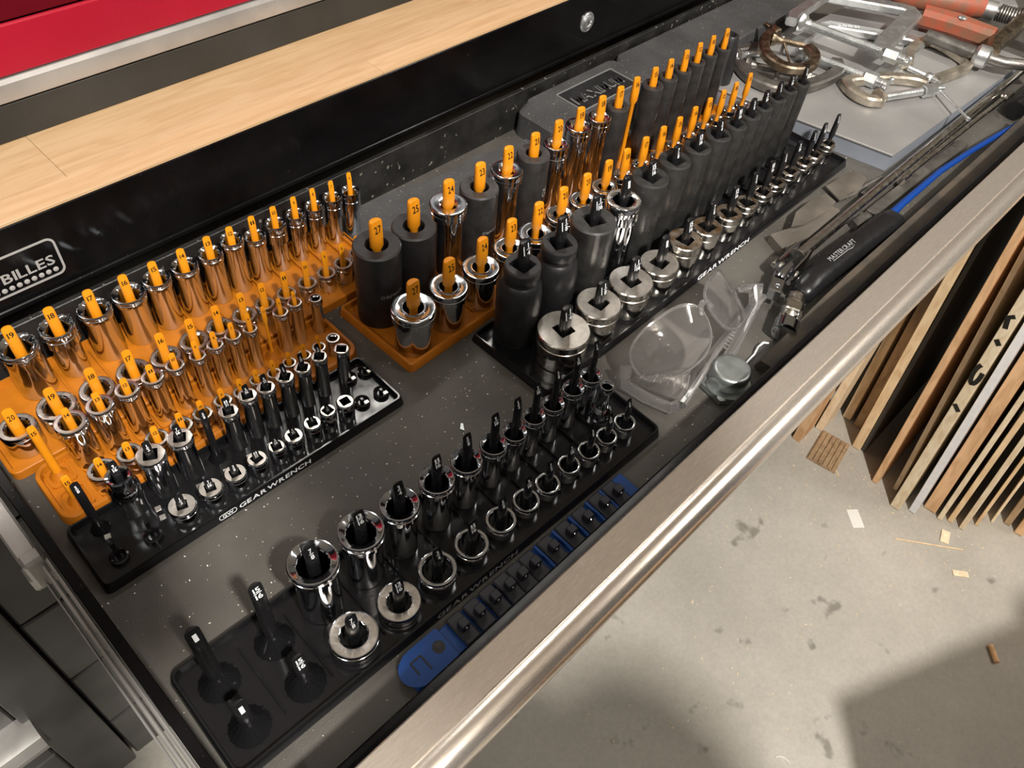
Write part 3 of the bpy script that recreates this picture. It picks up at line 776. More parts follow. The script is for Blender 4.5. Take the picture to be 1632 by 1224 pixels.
for key in ('T1', 'T2', 'T3', 'T4', 'T5', 'T6'):
    sp = SPEC[key]
    t, Mi, ang, D, L = build_tray(key, sp[0], sp[1], sp[2], sp[3], sp[4], sp[5], sp[6], sp[7], sp[8], sp[9], sp[10])
    TR[key] = (t, Mi, ang, D, L)
    black = sp[9]; dk = DECK[key]
    for row in 'bf':
        tr = key + row; y0, s0 = YL[tr]; seq = ROWS[tr]; K = len(seq)
        for i, (size, kind, x, zt, r) in enumerate(seq):
            x *= 1e-3; zt *= 1e-3; r *= 1e-3
            y = y0 + s0*x
            lp = Mi @ Vector((x, y, 0))
            pr = (PEGR[key][0] + (PEGR[key][1] - PEGR[key][0]) * i/(K - 1)) * 1e-3
            if kind != 'n':
                stem = 1.0
                if kind == 'e' and key == 'T4': stem = 0.55
                elif key == 'T4' or key == 'T5': stem = 0.62
                elif key == 'T2' and size == '5.5': stem = 0.62
                if stem < 1 and kind != 'e' and key == 'T5': stem = 0.75
                jt = random.uniform(-0.0006, 0.0006)
                peg(t, lp.x, lp.y, dk, TIP[tr] + jt, pr, size, black, head={'T4': 0.024, 'T5': 0.024, 'T6': 0.018, 'T1': 0.018}.get(key, 0.014), stem=stem, parent=t, cut=0.34 if key in ('T6', 'T3') else 0.20)
            if kind == 'e':
                cr = {'T6': 0.0125, 'T3': 0.0062, 'T2': 0.0062, 'T4': 0.0075}.get(key, 0.008)
                slot_cone(t, lp.x, lp.y, dk, cr, 0.011 if key == 'T6' else 0.006, BLACKP if black else ORANGE_SHADED)
                continue
            hh = zt - dk - 0.0002
            mbk, mats = socket_mesh(r, hh, kind, tr, size)
            deep = row == 'b'
            if kind in ('k', 'neck'): look = 'black impact'
            elif kind == 'knurl': look = 'chrome knurled'
            elif kind == 'step': look = 'stepped chrome'
            elif kind == 'bulge': look = 'bulging chrome'
            else: look = 'chrome'
            where = {'T1': 'long orange tray', 'T2': 'rounded orange tray', 'T3': 'small black tray', 'T4': 'large orange tray', 'T5': 'large black tray', 'T6': 'front black tray'}[key]
            no = [a for a in seq if a[1] != 'e'].index(seq[i]); tot = len([a for a in seq if a[1] != 'e'])
            o_ = (ORD[no] + ' from left') if no <= tot//2 else (ORD[tot - 1 - no] + ' from right')
            o_ = o_.replace('first from left', 'leftmost').replace('first from right', 'rightmost')
            if kind == 'n':
                lab = ('tall' if deep else 'short') + ' chrome socket without a peg, rightmost, %s, %s' % ('back row' if deep else 'front row', where)
            else:
                lab = '%s %s socket on peg %s, %s, %s, %s' % ('tall' if deep else 'short', look, size, o_, 'back row' if deep else 'front row', where)
            o = mbk.build('socket', mats, None, loc=(x, y, dk + 0.0001), rotz=random.uniform(-0.25, 0.25), sharp=32)
            tag(o, lab, 'socket', ('%s sockets in the %s' % (ROWN[row], where)))
            if key == 'T4' and size in ('23', '25') and row == 'b' or (key == 'T5' and size in ('11/16', '9/16') and row == 'b'):
                q = MB(); a_ = -pi/2 + (-0.35 if size == '25' else (-0.2 if size == '23' else 0.6)) - o.rotation_euler.z
                lathe(q, [(0.0021, -0.0004), (0.0021, 0.0003), (0.0016, 0.0003), (0.0015, -0.0003)], 16, 0, RZ(a_) @ T(r*0.995, 0, hh - 0.0125) @ RY(pi/2), cap0=True)
                q.build('pin_hole', CASED, o)
            # side markings
            mk = None
            if key == 'T4' and row == 'b' and size == '27': mk = ('CAN-PRO', 0.021, 0.0035, hh*0.47, -0.06, pi)
            elif key == 'T4' and row == 'b' and size == '23': mk = ('CAN-PRO', 0.017, 0.003, hh*0.50, 0.0, pi)
            elif key == 'T4' and row == 'b' and size == '21': mk = ('GX', 0.010, 0.0065, hh*0.55, 0.25, pi/2)
            elif key == 'T5' and row == 'b' and size in ('15/16', '13/16', '11/16'): mk = ('GX', 0.009, 0.006, hh*0.62, 0.45, pi/2)
            elif key == 'T4' and row == 'b' and size in ('15', '13'): mk = ('GX', 0.007, 0.004, hh*0.6, 0.35, pi/2)
            if mk:
                V, F, w = text2d(mk[0]); q = MB(); vs = []
                for vx, vy in V:
                    lx = (vx - w/2) * mk[1]/w; ly = (vy*mk[2]/0.72) - mk[2]/2
                    c_, s_ = cos(mk[5]), sin(mk[5]); lx, ly = lx*c_ - ly*s_, lx*s_ + ly*c_
                    th = -pi/2 + mk[4] + lx/r - o.rotation_euler.z
                    vs.append(((r*1.000 + 0.00008)*cos(th), (r*1.000 + 0.00008)*sin(th), mk[3] + ly))
                q.add(vs, F); e_ = q.build('marking', INKG, o, smooth=False); e_['label'] = 'faint grey lettering'

# lettering on the tray fronts and the deck details
def front_text(key, s, xw0, xw1, h, ink, oval=False):
    t, Mi, ang, D, L = TR[key]; sp = SPEC[key]
    x0 = sp[0]; la = (xw0 - x0); lb = (xw1 - x0); fl = sp[10]; df = sp[2]
    zmid = sp[5]*0.5; tilt = atan2(fl, sp[5])
    M_ = T((la + lb)/2, -df - fl*0.5 - 0.00012, zmid) @ RX(pi/2 - tilt)
    q = MB(); put_text(q, s, lb - la, h, M_, 0, gap=0.10, shear=0.15)
    if oval:
        c = la - 0.0085; M2 = T(c, -df - fl*0.5 - 0.00012, zmid) @ RX(pi/2 - tilt)
        ro = rrect(-0.0068, 0.0068, -0.0022, 0.0022, 0.0021, 0.00002); ri = rrect(-0.0063, 0.0063, -0.0017, 0.0017, 0.0016, 0.00002)
        n = len(ro); q.add(ro + ri, [(i, (i+1) % n, n + (i+1) % n, n + i) for i in range(n)], 0, M2)
        put_text(q, 'GW', 0.0085, 0.0024, M2, 0)
    o = q.build('lettering', ink, t, smooth=False); o['label'] = 'white lettering' if ink is INKW else 'dull grey lettering'
front_text('T3', 'GEARWRENCH', 0.104, 0.163, 0.0036, INKW, True)
front_text('T5', 'GEARWRENCH', 0.548, 0.636, 0.0046, INKW)
front_text('T6', 'GEARWRENCH', 0.150, 0.222, 0.0040, INKG)
t3 = TR['T3'][0]
for lx, ly in ((0.018, 0.020), (0.052, 0.010), (0.053, 0.018), (0.083, 0.016), (0.104, 0.015), (0.123, 0.015), (0.140, 0.014), (0.156, 0.014), (0.172, 0.013), (0.188, 0.013)):
    q = MB(); prism(q, [(-0.0022, -0.0016), (0.0016, -0.0020), (0.0024, 0.0012), (-0.0014, 0.0020)], DECK['T3'] + 0.00002, DECK['T3'] + 0.0006, 0, T(lx, ly, 0))
    q.build('magnet', SATIN, t3)
for lx, ly, a in ((0.0165, 0.0, 0.2), (0.0400, 0.0, 0.2), (0.215, 0.002, 1.0), (0.232, 0.0, 1.0), (0.222, 0.028, 1.0), (0.236, 0.026, 1.0)):
    q = MB()
    lathe(q, [(0.0062, DECK['T3']), (0.0062, DECK['T3'] + 0.0030), (0.0050, DECK['T3'] + 0.0034), (0.0030, DECK['T3'] + 0.0012)], 20)
    box(q, -0.0014, 0.0014, -0.0014, 0.0014, DECK['T3'] + 0.001, DECK['T3'] + (0.006 if lx > 0.2 else 0.020), 0.0004)
    q.build('empty_socket_seat', BLACKP, t3, loc=(lx, ly, 0))
    if lx > 0.2:
        q = MB(); box(q, -0.0030, 0.0005, -0.0050, -0.0020, DECK['T3'] + 0.00340, DECK['T3'] + 0.0040, 0.0001); q.build('magnet', SATIN, t3, loc=(lx + 0.003, ly, 0))
# moulded cells on the empty left end of the rounded orange tray, and its scalloped seats
t2 = TR['T2'][0]
for lx in (0.0145, 0.036, 0.057, 0.077, 0.095, 0.112):
    for ly in (0.0, 0.0265):
        q = MB(); zb = DECK['T2']
        ro = rrect(lx - 0.0085, lx + 0.0085, ly - 0.0105, ly + 0.0105, 0.003, zb); ri = rrect(lx - 0.0075, lx + 0.0075, ly - 0.0095, ly + 0.0095, 0.0024, zb)
        loft(q, [ro, [(a, b, zb + 0.0022) for a, b, c in ro], [(a, b, zb + 0.0022) for a, b, c in ri], ri], 0, None, False, False)
        q.build('seat_rim', ORANGE_SHADED, t2)
# seats of the large black tray: silver-edged ribs between sockets
for key in ('T6', 'T5', 'T1', 'T4'):
    t, Mi, ang, D, L = TR[key]; seqb = ROWS[key + 'b']
    mats_ = BLACKP if SPEC[key][9] else ORANGE_SHADED
    ys, ss = YL[key + 'b']; yf_, sf_ = YL[key + 'f']
    for (n0, k0, xa, z_, ra), (n1, k1, xb, z2, rb_) in zip(seqb[:-1], seqb[1:]):
        ea = xa + (ra or 8); eb = xb - (rb_ or 8)
        if eb - ea < 1.5: continue
        xm = (ea + eb)/2e3; p = Mi @ Vector((xm, ys + ss*xm, 0)); p2 = Mi @ Vector((xm, yf_ + sf_*xm, 0))
        q = MB(); box(q, p.x - 0.0006, p.x + 0.0006, p2.y - 0.008, p.y + 0.010, DECK[key], DECK[key] + 0.0028, 0.0003)
        q.build('rib', mats_, t)

# ================================================================ moulded case at the back
case = thing('moulded_case', 'grey moulded plastic tool case behind the big sockets, raised lettering on top', 'case', (0.8, 0.49, 0.0))
TCa = T(-0.8, -0.49, 0)
def smooth_pts(pts, k=6):
    """Catmull-Rom through the points, open"""
    P = [Vector(p) for p in pts]; out = []
    for i in range(len(P) - 1):
        p0 = P[max(i-1, 0)]; p1 = P[i]; p2 = P[i+1]; p3 = P[min(i+2, len(P)-1)]
        for j in range(k):
            t = j/k
            out.append(tuple(0.5*((2*p1) + (-p0+p2)*t + (2*p0-5*p1+4*p2-p3)*t*t + (-p0+3*p1-3*p2+p3)*t**3)))
    out.append(tuple(P[-1])); return out
back = smooth_pts([(0.585, 0.500), (0.565, 0.500), (0.534, 0.5085), (0.510, 0.5105), (0.487, 0.5085), (0.450, 0.512), (0.420, 0.5185), (0.385, 0.5200), (0.350, 0.5140), (0.339, 0.490)], 5)
front_ = [(0.339, 0.434), (0.420, 0.432), (0.586, 0.434)]
q = MB(); prism(q, front_ [:0] + [(0.339, 0.4325), (0.586, 0.4375)] + back, 0.0003, 0.0065, 0, TCa, c=0.0018)
e = q.build('lower_tray', CASEP, case, sharp=25)
def block(x0, x1, y0, y1, z1, ch, name='lid_block'):
    q = MB()
    base = rrect(x0, x1, y0, y1, 0.010, 0.0003); mid = rrect(x0 + 0.001, x1 - 0.001, y0 + 0.001, y1 - 0.001, 0.010, z1 - ch)
    top = rrect(x0 + ch*1.3, x1 - 0.0015, y0 + ch*0.9, y1 - ch*0.3, 0.010, z1)
    loft(q, [base, mid, top], 0, TCa)
    return q.build(name, CASEP, case, sharp=20)
block(0.588, 0.751, 0.452, 0.5235, 0.035, 0.009)
block(0.7525, 1.075, 0.456, 0.5235, 0.035, 0.0025)
q = MB()
px = [(0.636, 0.470), (0.728, 0.470), (0.728, 0.512), (0.636, 0.512)]
ro = rrect(0.636, 0.730, 0.4665, 0.5080, 0.002, 0.0351); ri = rrect(0.6375, 0.7285, 0.4680, 0.5065, 0.002, 0.0351)
loft(q, [ro, [(a, b, 0.0357) for a, b, c in ro], [(a, b, 0.0357) for a, b, c in ri], ri], 0, TCa, False, False)
lf = q.build('logo_frame', CASEL, case)
q = MB(); prism(q, [(0.6378, 0.4683), (0.7282, 0.4683), (0.7282, 0.5062), (0.6378, 0.5062)], 0.0350, 0.0352, 0, TCa)
q.build('logo_panel', IMPACT, case)
q = MB(); put_text(q, 'MAXIMUM', 0.080, 0.0150, TCa @ T(0.6818, 0.4862, 0.03535), 0, gap=0.05, shear=0.12)  # offset pale copy paints the lit side of the raised letters
q.build('lettering_lit_side', CASEL, case, smooth=False)['label'] = 'pale lit side painted behind the letters'
q = MB(); put_text(q, 'MAXIMUM', 0.079, 0.0145, TCa @ T(0.683, 0.4880, 0.03560), 0, gap=0.06, shear=0.12)
q.build('lettering', CASED, case, smooth=False)['label'] = 'black moulded lettering'

# ================================================================ steel plate box at the right, with clamps
Pc = Vector((0.866, 0.209)); ax = Vector((1, -0.030)).normalized(); ay = Vector((-0.206, 0.979)).normalized()
plate = thing('steel_box', 'flat grey steel box with bluish reflection coloured into its side, carrying the clamps', 'box', (1.0, 0.33, 0))
TP = T(-1.0, -0.33, 0)
def PP(u, v): p = Pc + ax*u + ay*v; return (p.x, p.y)
q = MB()
pts = [PP(0, 0), PP(0.36, 0), PP(0.38, 0.236), PP(0.0, 0.236)]
prism(q, pts, 0.0003, 0.0190, 0, TP)
for i in range(0, 5): pass
sb = q.build('side', PLATES, plate)
q = MB(); prism(q, [PP(-0.0012, -0.0012), PP(0.361, -0.0012), PP(0.381, 0.237), PP(-0.0012, 0.237)], 0.0192, 0.0215, 0, TP, c=0.0008)
lidp = q.build('lid', PLATE, plate)
ZP = 0.0216

def arc_pts(cx, cy, r, a0, a1, k, z=0):
    return [(cx + r*cos(a0 + (a1-a0)*i/k), cy + r*sin(a0 + (a1-a0)*i/k), z) for i in range(k+1)]

def screw_prof(mb, p0, p1, r, pitch, n=14):
    P0 = Vector(p0); P1 = Vector(p1); L = (P1-P0).length; k = max(4, int(L/pitch)); path = []; rad = []
    for i in range(k):
        for f, rr in ((0.0, 0.84), (0.35, 1.0), (0.65, 1.0), (0.99, 0.84)):
            path.append(P0 + (P1-P0)*((i+f)/k)); rad.append(r*rr)
    tube(mb, path, rad, n)

def c_clamp(label, frame_pts, screw, nut, bar, z, w, h, sr, material, screw_mat, text=None, bar_r=0.0022, pad=True, nutlen=0.016, group='clamps on the steel box', jaw=None, ws=None):
    """frame_pts: C-shaped centre line; screw: (pad end, thread end); nut: (start, end); bar: two points; world coordinates"""
    if not ws and material is not ZINC: frame_pts = smooth_pts([(p[0], p[1]) for p in frame_pts], 4)
    c = Vector((sum(p[0] for p in frame_pts)/len(frame_pts), sum(p[1] for p in frame_pts)/len(frame_pts), z))
    t = thing('c_clamp', label, 'clamp', tuple(c), 0, group)
    Tc = T(-c.x, -c.y, -c.z)
    P3 = [(p[0], p[1], (p[2] if len(p) > 2 else z) + h/2) for p in frame_pts]
    q = MB(); beam(q, P3, ws or w, h, 0, Tc, c=0.18)
    fr = q.build('frame', material, t, sharp=30)
    zc = z + h/2
    zs_ = z + max(h/2, sr*1.65)
    def V3(p): return (p[0], p[1], p[2] if len(p) > 2 else zs_)
    q = MB(); screw_prof(q, V3(screw[0]), V3(screw[1]), sr, 0.0016)
    for o in (q,):
        o.v = [tuple(Vector(v) - c) for v in o.v]
    q.build('screw', screw_mat, t, sharp=50)
    a = Vector(V3(nut[0])); b = Vector(V3(nut[1])); d = (b-a).normalized()
    q = MB()
    tube(q, [a, a + d*0.001, b - d*0.001, b], [sr*1.35, sr*1.6, sr*1.6, sr*1.35], 6, 0, Tc)
    tube(q, [b, b + d*0.006, b + d*0.0065], [sr*1.05, sr*1.05, sr*0.8], 14, 0, Tc)
    tube(q, [b + d*0.0065, b + d*0.012, b + d*0.0125], [sr*0.75, sr*0.75, sr*0.5], 14, 0, Tc)
    q.build('screw_collar', screw_mat, t, sharp=40)
    if bar:
        A = Vector(V3(bar[0])); B = Vector(V3(bar[1])); dd = (B-A).normalized(); q = MB()
        tube(q, [A, A + dd*0.0015, A + dd*0.004, A + dd*0.005, B - dd*0.005, B - dd*0.004, B - dd*0.0015, B], [bar_r*1.1, bar_r*1.6, bar_r*1.6, bar_r, bar_r, bar_r*1.6, bar_r*1.6, bar_r*1.1], 10, 0, Tc)
        q.build('sliding_handle', screw_mat, t, sharp=40)
    if pad:
        A = Vector(V3(screw[0])); q = MB(); dd = (Vector(V3(screw[0])) - Vector(V3(screw[1]))).normalized()
        tube(q, [A - dd*0.004, A, A + dd*0.003, A + dd*0.006, A + dd*0.010, A + dd*0.011], [sr*0.8, sr*1.2, sr*1.25, sr*2.0, sr*2.3, sr*2.0], 14, 0, Tc)
        q.build('swivel_pad', material, t, sharp=40)
    if text:
        s, (tx, ty), ang, ww, hh = text
        q = MB(); put_text(q, s, ww, hh, Tc @ T(tx, ty, z + h + 0.0001) @ RZ(ang), 0)
        q.build('marking', INKW, t, smooth=False)
    return t

# two long zinc clamps lying together
c_clamp('large zinc C-clamp lying uppermost, knobbly pad end at the grey case',
        [(0.990, 0.428), (1.002, 0.4335), (1.084, 0.4395), (1.098, 0.436), (1.148, 0.356), (1.152, 0.344), (1.145, 0.336), (1.040, 0.3225), (1.008, 0.318)], ((0.994, 0.406), (1.009, 0.312)), ((1.0095, 0.309), (1.0125, 0.291)), ((1.005, 0.279), (1.024, 0.281)), ZP + 0.0205, 0.017, 0.011, 0.0056, ZINC, ZINC, ws=[0.014, 0.017, 0.015, 0.017, 0.018, 0.018, 0.022, 0.024, 0.017],
        text=('0631', (1.128, 0.405), -0.95, 0.03, 0.007))
c_clamp('large zinc C-clamp half under the other, its screw nearer the sockets',
        [(0.962, 0.404), (0.974, 0.409), (1.052, 0.412), (1.066, 0.407), (1.122, 0.322), (1.126, 0.311), (1.118, 0.305), (1.010, 0.300), (0.978, 0.300)], ((0.966, 0.382), (0.976, 0.310)), ((0.9765, 0.309), (0.979, 0.293)), ((0.966, 0.279), (1.000, 0.283)), ZP + 0.0005, 0.016, 0.0105, 0.0056, ZINC, ZINC,
        text=('20031', (1.078, 0.388), -0.8, 0.03, 0.006))
c_clamp('small oily brown C-clamp with a thin pale handle, resting beside the short grey clamp',
        [(0.942, 0.427), (0.915, 0.420), (0.892, 0.402), (0.883, 0.375), (0.893, 0.358), (0.915, 0.353), (0.938, 0.362), (0.950, 0.378)], ((0.934, 0.409), (0.948, 0.383)), ((0.948, 0.420), (0.952, 0.434)), ((0.932, 0.402), (0.884, 0.362)), ZP + 0.0200, 0.013, 0.010, 0.0038, BRONZE, BRONZE, bar_r=0.0014)
c_clamp('dark grey iron C-clamp lowest in the pile beside the black sockets',
        [(0.880, 0.426), (0.868, 0.408), (0.862, 0.385), (0.872, 0.357), (0.900, 0.345), (0.935, 0.338), (0.965, 0.338), (0.985, 0.352)], ((0.890, 0.412), (0.915, 0.366)), ((0.917, 0.364), (0.925, 0.352)), ((0.878, 0.374), (0.901, 0.384)), ZP + 0.0005, 0.016, 0.012, 0.0042, IRON, IRON)
c_clamp('short grey iron C-clamp lying flat nearest the back of the steel box',
        [(0.905, 0.448), (0.925, 0.440), (0.944, 0.434), (0.968, 0.437), (0.985, 0.428), (0.982, 0.415)], ((0.903, 0.436), (0.930, 0.420)), ((0.890, 0.441), (0.901, 0.436)), ((0.884, 0.430), (0.893, 0.456)), ZP + 0.0005, 0.012, 0.010, 0.0038, IRON, ZINC)
c_clamp('U-shaped worn zinc clamp frame lying flat between the long clamps and the small clamp',
        [(1.056, 0.290), (1.102, 0.306), (1.146, 0.300), (1.136, 0.250), (1.118, 0.238), (1.085, 0.243), (1.052, 0.250)], ((1.052, 0.286), (1.052, 0.262)), ((1.052, 0.262), (1.052, 0.254)), None, ZP + 0.0005, 0.013, 0.011, 0.0035, TANZ, ZINC, pad=False)
c_clamp('small tan and zinc C-clamp at the front with a long thin sliding handle',
        [(0.948, 0.268), (0.936, 0.280), (0.937, 0.300), (0.952, 0.318), (0.975, 0.308), (1.004, 0.290), (1.026, 0.268), (1.032, 0.252)], ((0.954, 0.270), (1.006, 0.247)), ((1.007, 0.246), (1.024, 0.238)), ((1.032, 0.238), (0.984, 0.178, 0.034)), ZP + 0.0005, 0.013, 0.012, 0.0048, TANZ, ZINC, bar_r=0.0016)

# pipe clamp with red painted jaws
t = thing('pipe_clamp', 'pipe clamp with chipped red-orange jaws, springs and a grey bar handle', 'clamp', (1.21, 0.28, ZP))
TQ = T(-1.21, -0.28, -ZP)
q = MB(); tube(q, [(1.190, 0.385, 0.047), (1.200, 0.372, 0.047), (1.225, 0.335, 0.047), (1.250, 0.298, 0.047), (1.258, 0.286, 0.047)], [0.010, 0.015, 0.0165, 0.0155, 0.013], 18, 0, TQ)
j = q.build('rear_jaw', REDPAINT, t); j['label'] = 'rusty red-orange round jaw'
q = MB(); beam(q, [(1.176, 0.334, 0.040), (1.190, 0.295, 0.040), (1.196, 0.243, 0.040)], [0.028, 0.030, 0.024], 0.024, 0, TQ, c=0.25)
j = q.build('front_jaw', REDPAINT, t)
q = MB(); lathe(q, [(0.0058, 0), (0.0058, 0.0015), (0.0040, 0.0028), (0.0010, 0.0034)], 18, 0, TQ @ T(1.186, 0.287, 0.0520)); q.build('rivet', ZINC, j)
q = MB(); tube(q, [(1.256, 0.289, 0.047), (1.262, 0.270, 0.047)], 0.012, 18, 0, TQ); tube(q, [(1.263, 0.268, 0.047), (1.278, 0.150, 0.047)], 0.0055, 14, 0, TQ)
q.build('spindle', ZINC, t)
def coil(mb, p0, p1, r, wr, turns, M=None, n=6):
    P0 = Vector(p0); P1 = Vector(p1); d = (P1-P0).normalized(); u = d.cross(Vector((0, 0, 1))).normalized(); w = d.cross(u); path = []
    K = turns*12
    for i in range(K+1):
        a = 2*pi*i/12; path.append(P0 + (P1-P0)*(i/K) + (u*cos(a) + w*sin(a))*r)
    tube(mb, path, wr, n, 0, M)
q = MB(); coil(q, (1.263, 0.267, 0.047), (1.270, 0.236, 0.047), 0.0100, 0.0016, 9, TQ); q.build('spring', IRON, t)
q = MB(); coil(q, (1.273, 0.217, 0.047), (1.279, 0.180, 0.047), 0.0100, 0.0016, 9, TQ); q.build('spring', IRON, t)
q = MB(); beam(q, [(1.290, 0.238, 0.047), (1.230, 0.232, 0.046), (1.172, 0.232, 0.044), (1.140, 0.222, 0.042)], [0.018, 0.020, 0.020, 0.014], 0.020, 0, TQ, c=0.25); q.build('tail_jaw', BRONZE, t)
q = MB(); tube(q, [(1.128, 0.304, 0.040), (1.131, 0.270, 0.040), (1.134, 0.238, 0.040)], [0.0075, 0.0080, 0.0075], 14, 0, TQ)
tube(q, [(1.137, 0.226, 0.040), (1.143, 0.205, 0.040), (1.160, 0.180, 0.042), (1.182, 0.160, 0.044)], 0.0070, 14, 0, TQ); q.build('handle', IRON, t)
q = MB(); tube(q, [(1.133, 0.240, 0.040), (1.1335, 0.237, 0.040), (1.1365, 0.225, 0.040), (1.137, 0.222, 0.040)], [0.010, 0.0135, 0.0135, 0.010], 18, 0, TQ); q.build('collar', ZINC, t)
for y_, lab_ in ((0.345, 'greyish bracket plate behind the red jaw of the pipe clamp'),):
    q = MB(); prism(q, [(-0.030, -0.016), (0.034, -0.012), (0.036, 0.014), (-0.024, 0.018)], 0, 0.004, 0, None, c=0.0006)
    lathe(q, [(0.004, 0.004), (0.004, 0.0075), (0.002, 0.008)], 12, 0, T(0.012, 0.002, 0))
    o = q.build('bracket', PLATE, None, loc=(1.305, 0.292, 0.040)); o.rotation_euler = (0, 0, -0.9); tag(o, lab_, 'bracket')

# ================================================================ tools lying along the drawer front
def rod_thing(name, label, cat, path, rad, material, n=14, group=None):
    c = Vector(path[len(path)//2]); q = MB(); tube(q, [Vector(p) - c for p in path], rad, n)
    o = q.build(name, material, None, loc=tuple(c)); tag(o, label, cat, group); return o
# long breaker bar with flex head
t = thing('breaker_bar', 'long chrome flex-head breaker bar lying in front of the steel box', 'wrench', (0.9, 0.19, 0))
TB = T(-0.9, -0.19, 0)
q = MB(); tube(q, [(0.634, 0.1885, 0.016), (0.640, 0.1887, 0.016), (0.80, 0.1905, 0.014), (1.05, 0.1925, 0.012), (1.215, 0.1930, 0.012)], [0.0085, 0.0058, 0.0056, 0.0056, 0.0056], 18, 0, TB)
q.build('shaft', CHROME2, t)
q = MB()
for sgn in (-1, 1):
    beam(q, [(0.642, 0.1887 + sgn*0.007, 0.016), (0.630, 0.188 + sgn*0.0085, 0.016), (0.606, 0.186 + sgn*0.0085, 0.016)], 0.0042, 0.020, 0, TB, c=0.3)
q.build('yoke', CHROME, t)
q = MB(); tube(q, [(0.611, 0.1735, 0.016), (0.611, 0.1745, 0.016), (0.611, 0.199, 0.016), (0.611, 0.200, 0.016)], [0.004, 0.0052, 0.0052, 0.004], 14, 0, TB); q.build('pivot_pin', CHROME2, t)
q = MB(); tube(q, [(0.617, 0.1865, 0.016), (0.598, 0.1845, 0.016), (0.592, 0.183, 0.016)], [0.0062, 0.0072, 0.006], 16, 0, TB)
box(q, -0.017, 0.002, -0.0062, 0.0062, -0.0062, 0.0062, 0.0008, 0, TB @ T(0.588, 0.1815, 0.0150) @ RZ(0.35))
q.build('square_drive', CHROME, t)
q = MB(); lathe(q, [(0.0022, 0), (0.0020, 0.0012), (0.0008, 0.0020)], 12, 0, TB @ T(0.580, 0.178, 0.0212)); q.build('detent_ball', CHROME, t)

# universal joint beside it
t = thing('universal_joint', 'chrome universal joint lying between the safety glasses and the leather strip', 'socket adapter', (0.565, 0.152, 0))
q = MB(); Mj = T(0, 0, 0.012) @ RZ(0.35)
tube(q, [(-0.026, 0, 0), (-0.025, 0, 0), (-0.012, 0, 0), (-0.011, 0, 0)], [0.0095, 0.0110, 0.0110, 0.0095], 24, 0, Mj)
q.build('socket_end', CHROME, t)
q = MB()
for sgn in (-1, 1): box(q, -0.013, 0.004, sgn*0.0075 - 0.002, sgn*0.0075 + 0.002, -0.007, 0.007, 0.0012, 0, Mj)
q.build('yoke', CHROME, t)
q = MB(); lathe(q, [(0.003, -0.0075), (0.0065, -0.005), (0.0075, 0), (0.0065, 0.005), (0.003, 0.0075)], 18, 0, Mj @ T(0.001, 0, 0)); q.build('centre_ball', CHROME2, t)
q = MB()
for sgn in (-1, 1): box(q, -0.001, 0.013, -0.007, 0.007, sgn*0.0075 - 0.002, sgn*0.0075 + 0.002, 0.0012, 0, Mj)
tube(q, [(0.013, 0, 0), (0.024, 0, 0), (0.025, 0, 0)], [0.0095, 0.0095, 0.0075], 22, 0, Mj)
q.build('drive_end', CHROME2, t)

# black-handled hacksaw with blue frame
t = thing('hacksaw', 'black-handled hacksaw with a blue tube frame along the drawer front', 'saw', (0.68, 0.16, 0))
TH = T(-0.68, -0.16, 0)
q = MB()
def orr(x, y, w, z0, z1, k=16, p=2.6):
    out = []
    for i in range(k):
        a = 2*pi*i/k; cc, ss_ = cos(a), sin(a)
        out.append((x, y + w/2*abs(cc)**(2/p)*(1 if cc > 0 else -1), (z0+z1)/2 + (z1-z0)/2*abs(ss_)**(2/p)*(1 if ss_ > 0 else -1)))
    return out
prof = [(0.5935, 0.1600, 0.006, 0.006, 0.014), (0.5965, 0.1605, 0.018, 0.002, 0.019), (0.603, 0.1612, 0.0235, 0.001, 0.022), (0.618, 0.1618, 0.0255, 0.0006, 0.0245), (0.640, 0.1618, 0.0262, 0.0006, 0.0250), (0.690, 0.1600, 0.0262, 0.0006, 0.0250), (0.730, 0.1580, 0.0262, 0.0006, 0.0245), (0.752, 0.1565, 0.0275, 0.0006, 0.0245), (0.768, 0.1560, 0.0270, 0.0006, 0.0235), (0.773, 0.1558, 0.0240, 0.003, 0.021)]
loft(q, [orr(x, y, w, a, b) for x, y, w, a, b in prof], 0, TH)
q.build('handle', BLACKPEG, t, sharp=50)
q = MB(); put_text(q, 'MASTERCRAFT', 0.046, 0.0050, TH @ T(0.667, 0.1625, 0.02525) @ RZ(-0.035), 0, shear=0.1)
q.add([(0.646, 0.1590, 0.02520), (0.672, 0.1580, 0.02520), (0.678, 0.1567, 0.02520), (0.686, 0.1585, 0.02520), (0.679, 0.1576, 0.02520), (0.672, 0.1588, 0.02520), (0.646, 0.1597, 0.02520)], [(0, 1, 5, 6), (1, 2, 4, 5), (2, 3, 4)], 0, TH)
o = q.build('lettering', INKG, t, smooth=False); o['label'] = 'pale grey lettering'
q = MB(); tube(q, [(0.770, 0.1600, 0.016), (0.80, 0.1605, 0.017), (0.886, 0.1600, 0.018), (0.950, 0.1545, 0.018), (1.026, 0.1465, 0.017), (1.075, 0.143, 0.012)], [0.0044, 0.0038, 0.0034, 0.0032, 0.0030, 0.0030], 16, 0, TH)
q.build('frame_tube', BLUEM, t)
